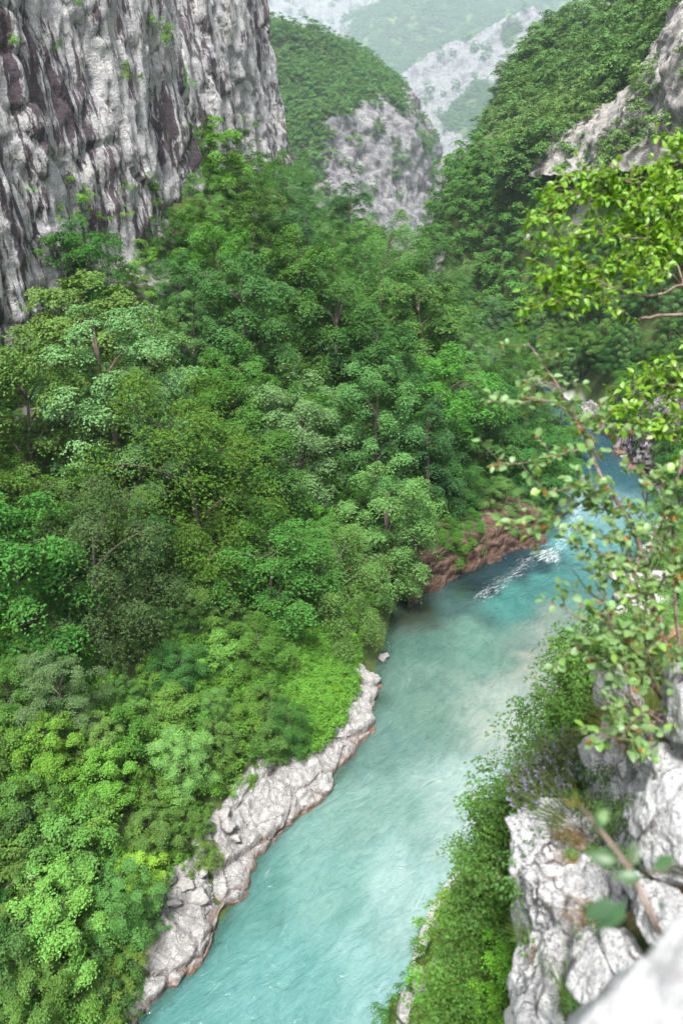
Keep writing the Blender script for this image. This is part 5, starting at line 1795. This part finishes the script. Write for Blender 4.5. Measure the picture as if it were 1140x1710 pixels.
twigs = [  # side branches (pixel and distance), first leaf position
    [(990, 745, 3.38), (930, 758, 3.3), (870, 770, 3.28), (820, 778, 3.25)], [(1020, 800, 3.35), (960, 845, 3.3), (905, 872, 3.25), (862, 880, 3.2)], [(960, 695, 3.4), (915, 668, 3.35), (875, 668, 3.3), (840, 680, 3.3)],
    [(930, 645, 3.42), (905, 640, 3.4), (880, 650, 3.4)], [(1000, 770, 3.36), (975, 720, 3.3), (960, 690, 3.3)], [(1040, 840, 3.33), (1000, 850, 3.25), (955, 815, 3.2), (915, 825, 3.2)], [(1065, 890, 3.3), (1010, 900, 3.2), (960, 880, 3.15)],
    [(1075, 920, 3.3), (1040, 935, 3.2), (990, 940, 3.1), (955, 905, 3.1)], [(1085, 960, 3.3), (1110, 900, 3.2), (1125, 860, 3.1)], [(1060, 885, 3.3), (1080, 830, 3.25), (1068, 790, 3.2)], [(1095, 990, 3.3), (1120, 960, 3.15), (1150, 930, 3.1)],
    [(1050, 1085, 3.15), (1000, 1105, 3.1), (975, 1090, 3.05), (955, 1068, 3.0)], [(1085, 1140, 3.2), (1040, 1100, 3.1), (1010, 1010, 3.05), (995, 955, 3.05)], [(1090, 1150, 3.2), (1060, 1020, 3.1), (1040, 960, 3.1), (1000, 920, 3.1)],
    [(1105, 1180, 3.25), (1060, 1200, 3.15), (1020, 1185, 3.1)], [(1100, 1200, 3.2), (1050, 1215, 3.1), (1025, 1205, 3.05)], [(1100, 1195, 3.2), (1075, 1225, 3.1), (1040, 1235, 3.05), (1010, 1225, 3.0)], [(1110, 1090, 3.28), (1085, 1050, 3.2), (1075, 985, 3.2), (1050, 940, 3.2)],
    [(1118, 1150, 3.3), (1085, 1110, 3.2), (1030, 1115, 3.15), (1000, 1130, 3.1)], [(1125, 850, 3.2), (1100, 800, 3.15), (1085, 810, 3.1)], [(1040, 830, 3.33), (1020, 870, 3.3), (1045, 905, 3.3)], [(1100, 1080, 3.2), (1050, 1060, 3.1), (1020, 1070, 3.05), (985, 1075, 3.0)],
    [(1130, 950, 3.2), (1100, 905, 3.1), (1090, 870, 3.1)], [(1060, 880, 3.3), (1040, 850, 3.2), (990, 820, 3.2), (960, 790, 3.2)], [(985, 740, 3.38), (1005, 700, 3.4), (1000, 670, 3.4)], [(1125, 1000, 3.2), (1100, 1050, 3.1), (1120, 1090, 3.0)],
]
for k, tw in enumerate(twigs):
    p = sh.stem(W(*tw), 0.0042, 0.0016, 0.006, 5)
    sh.dress(p, 0.2, 0.026, sz, SC, 0.6, fruit=0.42, cluster=2)
for tw in [[(1128, 1205, 3.3), (1060, 1110, 3.25), (1025, 1040, 3.2), (1005, 990, 3.2), (985, 940, 3.2)], [(1130, 1205, 3.3), (1090, 1110, 3.3), (1075, 1010, 3.3), (1030, 900, 3.3), (1010, 850, 3.3)], [(1130, 1210, 3.3), (1110, 1150, 3.3), (1145, 1060, 3.3)],
           [(1120, 1205, 3.25), (1030, 1150, 3.15), (1000, 1120, 3.1)], [(1115, 1210, 3.2), (1060, 1170, 3.1), (1045, 1120, 3.1), (1040, 1100, 3.1)], [(1125, 1205, 3.3), (1105, 1060, 3.25), (1060, 960, 3.2), (1045, 900, 3.2)], [(1092, 985, 3.3), (1030, 1010, 3.25), (985, 985, 3.2), (950, 945, 3.2)],
           [(1080, 950, 3.3), (1130, 800, 3.2), (1150, 770, 3.2)]]:
    sh.stem(W(*tw), 0.006, 0.002, 0.01, 5)
sh.build('shrub', PT(1125, 1205, 3.3), 'tall leafy shrub with orange blossom clusters leaning over the river from the ledge', 'shrub', ['round', 'oval', 'round'], (0.36, 0.15, 0.035))
print('shrub leaves', len(sh.leaves), len(sh.fruit))

# lime green tree whose boughs reach in from the side
TCc = [(0.15, 0.29, 0.020), (0.12, 0.24, 0.016), (0.20, 0.34, 0.030), (0.085, 0.185, 0.014)]
yt = Bough(9)
tb = PT(1340, 1230, 4.3)
yt.stem([tb - np.array([0, 0, .4]), PT(1310, 1000, 4.5), PT(1270, 760, 4.8), PT(1225, 540, 4.9), PT(1235, 380, 4.9), PT(1215, 250, 4.9)], 0.055, 0.018, 0.01, 8, 40)
TW = [
    ([(1225, 540, 4.9), (1180, 500, 4.8), (1140, 478, 4.7), (1098, 493, 4.6), (1062, 494, 4.55), (1046, 480, 4.5), (1030, 484, 4.5)], .016, .85), ([(1030, 484, 4.5), (1000, 472, 4.5), (960, 476, 4.5), (925, 492, 4.5), (900, 514, 4.5)], .004, .0),
    ([(1060, 494, 4.55), (1010, 500, 4.5), (965, 495, 4.45), (925, 505, 4.4)], .003, .2), ([(1140, 478, 4.7), (1128, 440, 4.7), (1100, 430, 4.6), (1085, 400, 4.6), (1062, 372, 4.6), (1050, 340, 4.6)], .009, .3),
    ([(1100, 430, 4.6), (1050, 440, 4.55), (1000, 440, 4.5), (950, 450, 4.5), (915, 465, 4.5)], .005, .25), ([(1085, 400, 4.6), (1040, 400, 4.5), (1000, 392, 4.5), (960, 400, 4.5), (930, 420, 4.45)], .005, .25),
    ([(1235, 400, 4.9), (1170, 370, 4.8), (1120, 350, 4.7), (1060, 345, 4.6), (1010, 335, 4.6), (960, 330, 4.5), (910, 345, 4.5)], .010, .3), ([(1060, 345, 4.6), (1020, 310, 4.6), (975, 290, 4.6), (945, 300, 4.6)], .004, .2),
    ([(960, 330, 4.5), (930, 350, 4.5), (915, 372, 4.5)], .003, .0), ([(1235, 380, 4.9), (1170, 310, 4.8), (1120, 300, 4.7), (1080, 310, 4.65), (1030, 300, 4.6), (990, 305, 4.6)], .008, .25),
    ([(1215, 280, 4.9), (1160, 270, 4.8), (1120, 275, 4.75), (1085, 285, 4.7)], .006, .25), ([(1215, 250, 4.9), (1160, 240, 4.8), (1115, 235, 4.8)], .004, .3), ([(1180, 500, 4.8), (1150, 440, 4.75), (1135, 400, 4.7), (1120, 380, 4.7)], .006, .3),
    ([(1140, 478, 4.7), (1120, 460, 4.6), (1080, 455, 4.55), (1045, 460, 4.5)], .004, .3), ([(1150, 420, 4.75), (1100, 400, 4.65), (1070, 420, 4.6), (1040, 425, 4.55)], .004, .2), ([(1120, 350, 4.7), (1100, 380, 4.65), (1075, 375, 4.6), (1035, 370, 4.6)], .004, .2),
    ([(1170, 310, 4.8), (1130, 330, 4.7), (1090, 330, 4.7)], .004, .2), ([(1180, 340, 4.8), (1130, 390, 4.7), (1110, 410, 4.65)], .004, .2),
    ([(1270, 760, 4.8), (1200, 690, 4.6), (1130, 645, 4.5), (1085, 660, 4.45), (1045, 685, 4.4), (1012, 703, 4.4)], .008, .4), ([(1200, 700, 4.6), (1140, 690, 4.5), (1090, 700, 4.45), (1055, 715, 4.4)], .005, .3), ([(1190, 680, 4.6), (1140, 620, 4.5), (1100, 625, 4.5), (1060, 645, 4.45)], .005, .3),
    ([(1270, 760, 4.8), (1190, 730, 4.6), (1130, 735, 4.5), (1095, 720, 4.45)], .005, .3),
]
for (pts, r, st) in TW:
    p = yt.stem(W(*pts), r, 0.0018, 0.008, 6)
    if st < .85:
        yt.dress(p, st, 0.017, 0.064, TCc, 0.72, lean=0.0, hang=0.3, cluster=3)
yt.stem(W((1290, 560, 4.9), (1200, 525, 4.7), (1140, 527, 4.5), (1100, 529, 4.4), (1068, 532, 4.35)), 0.018, 0.009, 0.006, 6, 30, pale=True)
yt.build('tree', tb, 'lime green tree with bare bough ends reaching in over the gorge, close to the shrub', 'tree', ['pointed', 'oval', 'pointed'])
print('tree leaves', len(yt.leaves))

# reddish twig with a few large leaves right in front of the camera
tg = Bough(13)
tw = tg.stem(W((1100, 1560, 1.05), (1078, 1510, 1.08), (1050, 1455, 1.12), (1018, 1410, 1.16), (990, 1375, 1.2), (968, 1345, 1.22)), 0.0055, 0.0022, 0.001, 8, 30)
TL = [((1046, 1500, 1.08), (-0.45, -0.1, -0.5), .075, (.055, .125, .055)), ((1040, 1508, 1.07), (-0.6, .1, -.25), .07, (.05, .115, .05)), ((1035, 1440, 1.13), (-.9, .1, .22), .058, (.05, .12, .035)), ((1052, 1452, 1.12), (.25, .2, .8), .05, (.085, .165, .07)),
      ((1040, 1435, 1.14), (.12, .1, -.55), .045, (.06, .13, .05)), ((1000, 1390, 1.18), (-.1, 0, .7), .04, (.12, .20, .10)), ((995, 1380, 1.19), (.4, .1, .5), .04, (.13, .22, .08)), ((972, 1348, 1.22), (-.5, 0, .7), .036, (.22, .22, .05)), ((1085, 1455, 1.06), (.6, .1, .25), .055, (.05, .115, .04)),
      ((1075, 1465, 1.06), (-.8, 0, .05), .05, (.055, .12, .045)), ((1092, 1500, 1.05), (.3, 0, -.4), .045, (.06, .125, .06)), ((968, 1345, 1.22), (-.7, .2, .1), .035, (.24, .20, .05))]
for (p, d, s_, c_) in TL:
    tg.leaf(PT(*p), rgt * d[0] + upv * d[2] + fwd * d[1], s_ * 0.9, c_, up=-fwd + 0.5 * upv)
tg.stem(W((1050, 1455, 1.12), (1058, 1420, 1.12), (1075, 1408, 1.1)), 0.0018, 0.001, 0.001, 6, 8)
tg.stem(W((1130, 1440, 1.03), (1105, 1455, 1.05), (1080, 1460, 1.06), (1062, 1470, 1.1)), 0.0018, 0.001, 0.001, 6, 8)
tg.build('twig', PT(1100, 1560, 1.05), 'reddish twig with a few large dark green leaves, out of focus, above the blurred boulder', 'twig', ['oval', 'pointed'])
# ------------------------------------------------------------------ a label of its own for every tree, bush and stone
MARKS = [((185, 705), 'tall pale ash'), ((325, 800), 'big olive drooping tree'), ((495, 745), 'pale silvery tree'), ((640, 890), 'tree leaning over the river'), ((552, 960), 'feathery light tree'),
         ((452, 905), 'round blue green tree'), ((715, 445), 'domed crest tree'), ((722, 740), 'layered tree above red bank'), ((560, 570), 'broad tiered tree'), ((430, 300), 'bright tree under second cliff'),
         ((290, 300), 'streaked cliff edge'), ((60, 700), 'brownish spreading tree'), ((150, 950), 'dull drooping tree'), ((105, 1160), 'small shaded grey tree'), ((75, 1255), 'yellow green small tree'),
         ((165, 1310), 'pale lime small tree'), ((235, 1455), 'pale yellow green sapling'), ((95, 1545), 'light tree over lower shore'), ((480, 380), 'clumped grey green tree'), ((620, 610), 'deep green level tree'),
         ((830, 540), 'grey spur end tree'), ((805, 720), 'dense narrows tree'), ((545, 1150), 'grassy bank'), ((790, 925), 'red rock bank'), ((470, 1330), 'white ledge middle'), ((600, 1200), 'white ledge tip'),
         ((300, 1580), 'lower white ledge'), ((1000, 260), 'road cut'), ((1080, 760), 'dark river wall'), ((900, 480), 'lime green bough tips'), ((880, 398), 'white hillside block'),
         ((350, 1085), 'bright young maple'), ((305, 1270), 'clumped little tree'), ((150, 520), 'streaked cliff foot'), ((240, 470), 'bare scree'), ((900, 1370), 'purple flowers'), ((940, 1480), 'big white slab'),
         ((920, 1650), 'low white slab'), ((1015, 1150), 'white upright stone'), ((1080, 1030), 'shrub stems'), ((1125, 1205), 'shrub base'), ((1040, 980), 'gravel bar'), ((690, 1690), 'lowest pale slope rock'), ((512, 1240), 'largest pale boulder'),
         ((360, 60), 'second cliff'), ((120, 250), 'near cliff stains'), ((50, 440), 'lower cliff stains'), ((190, 50), 'upper cliff middle'), ((270, 180), 'gap between the cliffs')]
ORD = {2: ['upper one', 'lower one'], 3: ['highest of three', 'middle of three', 'lowest of three'], 4: ['highest of four', 'second highest', 'third highest', 'lowest of four']}
pool = {}
bpy.context.view_layer.update()
for o in [o for o in col.objects if o.get('group') and o.parent is None]:
    g_ = o['group']
    head = o['label']
    for cut in (' in the ', ' at the ', ' along the ', ' on the ', ' above the ', ' below the ', ' growing ', ' around the ', ' showing ', ' right of ', ' under the '):
        head = head.split(cut)[0]
    u, v, tt = project(np.array(o.location) + np.array([0, 0, 0.5 * max([c.bound_box[6][2] for c in o.children if c.data] + [0]) * o.scale[2]]))
    k = min(range(len(MARKS)), key=lambda i: math.hypot(MARKS[i][0][0] - u, MARKS[i][0][1] - v))
    (mu, mv), nm = MARKS[k]
    du_, dv_ = u - mu, v - mv
    r_ = math.hypot(du_, dv_)
    if r_ < 22:
        w_ = 'right beside the'
    elif abs(du_) > 2.2 * abs(dv_):
        w_ = 'to the right of the' if du_ > 0 else 'to the left of the'
    elif abs(dv_) > 2.2 * abs(du_):
        w_ = 'below the' if dv_ > 0 else 'above the'
    else:
        w_ = ('below' if dv_ > 0 else 'above') + (' right of the' if du_ > 0 else ' left of the')
    pool.setdefault(f'{head} {w_} {nm}', []).append((v, o))
for lab, mem in pool.items():
    mem.sort(key=lambda x: x[0])
    n_ = len(mem)
    words_ = ['topmost', 'second', 'third', 'fourth', 'fifth', 'sixth', 'seventh', 'eighth', 'ninth', 'tenth', 'eleventh', 'twelfth', 'thirteenth', 'fourteenth', 'fifteenth', 'sixteenth', 'seventeenth', 'eighteenth', 'nineteenth', 'twentieth']
    for i, (v, o) in enumerate(mem):
        if n_ == 1:
            o['label'] = lab
        elif n_ <= 4:
            o['label'] = f'{lab}, {ORD[n_][i]}'
        elif i < 20:
            o['label'] = f'{lab}, {words_[i]} highest' if i else f'{lab}, topmost'
        else:
            o['label'] = f'{lab}, among the lowest'

# ------------------------------------------------------------------ haze
zmin, zmax = -15.0, float(max(V_m3[..., 2].max(), V_r1[..., 2].max(), CV1[..., 2].max(), CV2[..., 2].max())) + 30
hx = [(-4800, 4800), (-800, 6600), (zmin - 1, zmax + 2)]
hv = np.array([(x, y, z) for x in hx[0] for y in hx[1] for z in hx[2]], float)
hf = np.array([[0, 1, 3, 2], [4, 6, 7, 5], [0, 4, 5, 1], [2, 3, 7, 6], [0, 2, 6, 4], [1, 5, 7, 3]])
t = NT('haze')
pv = t.n('ShaderNodeVolumePrincipled')
pv.inputs['Color'].default_value = (0.76, 0.89, 1.0, 1)
pv.inputs['Density'].default_value = 0.00012
pv.inputs['Anisotropy'].default_value = 0.15
t.l(pv.outputs[0], t.out.inputs['Volume'])
M['haze'] = t.m
tag(link('haze', new_mesh('haze', hv, hf, M['haze'], smooth_shade=False)), 'pale blue air haze filling the gorge', kind='stuff')
print('trees', len(ALL_TREES))
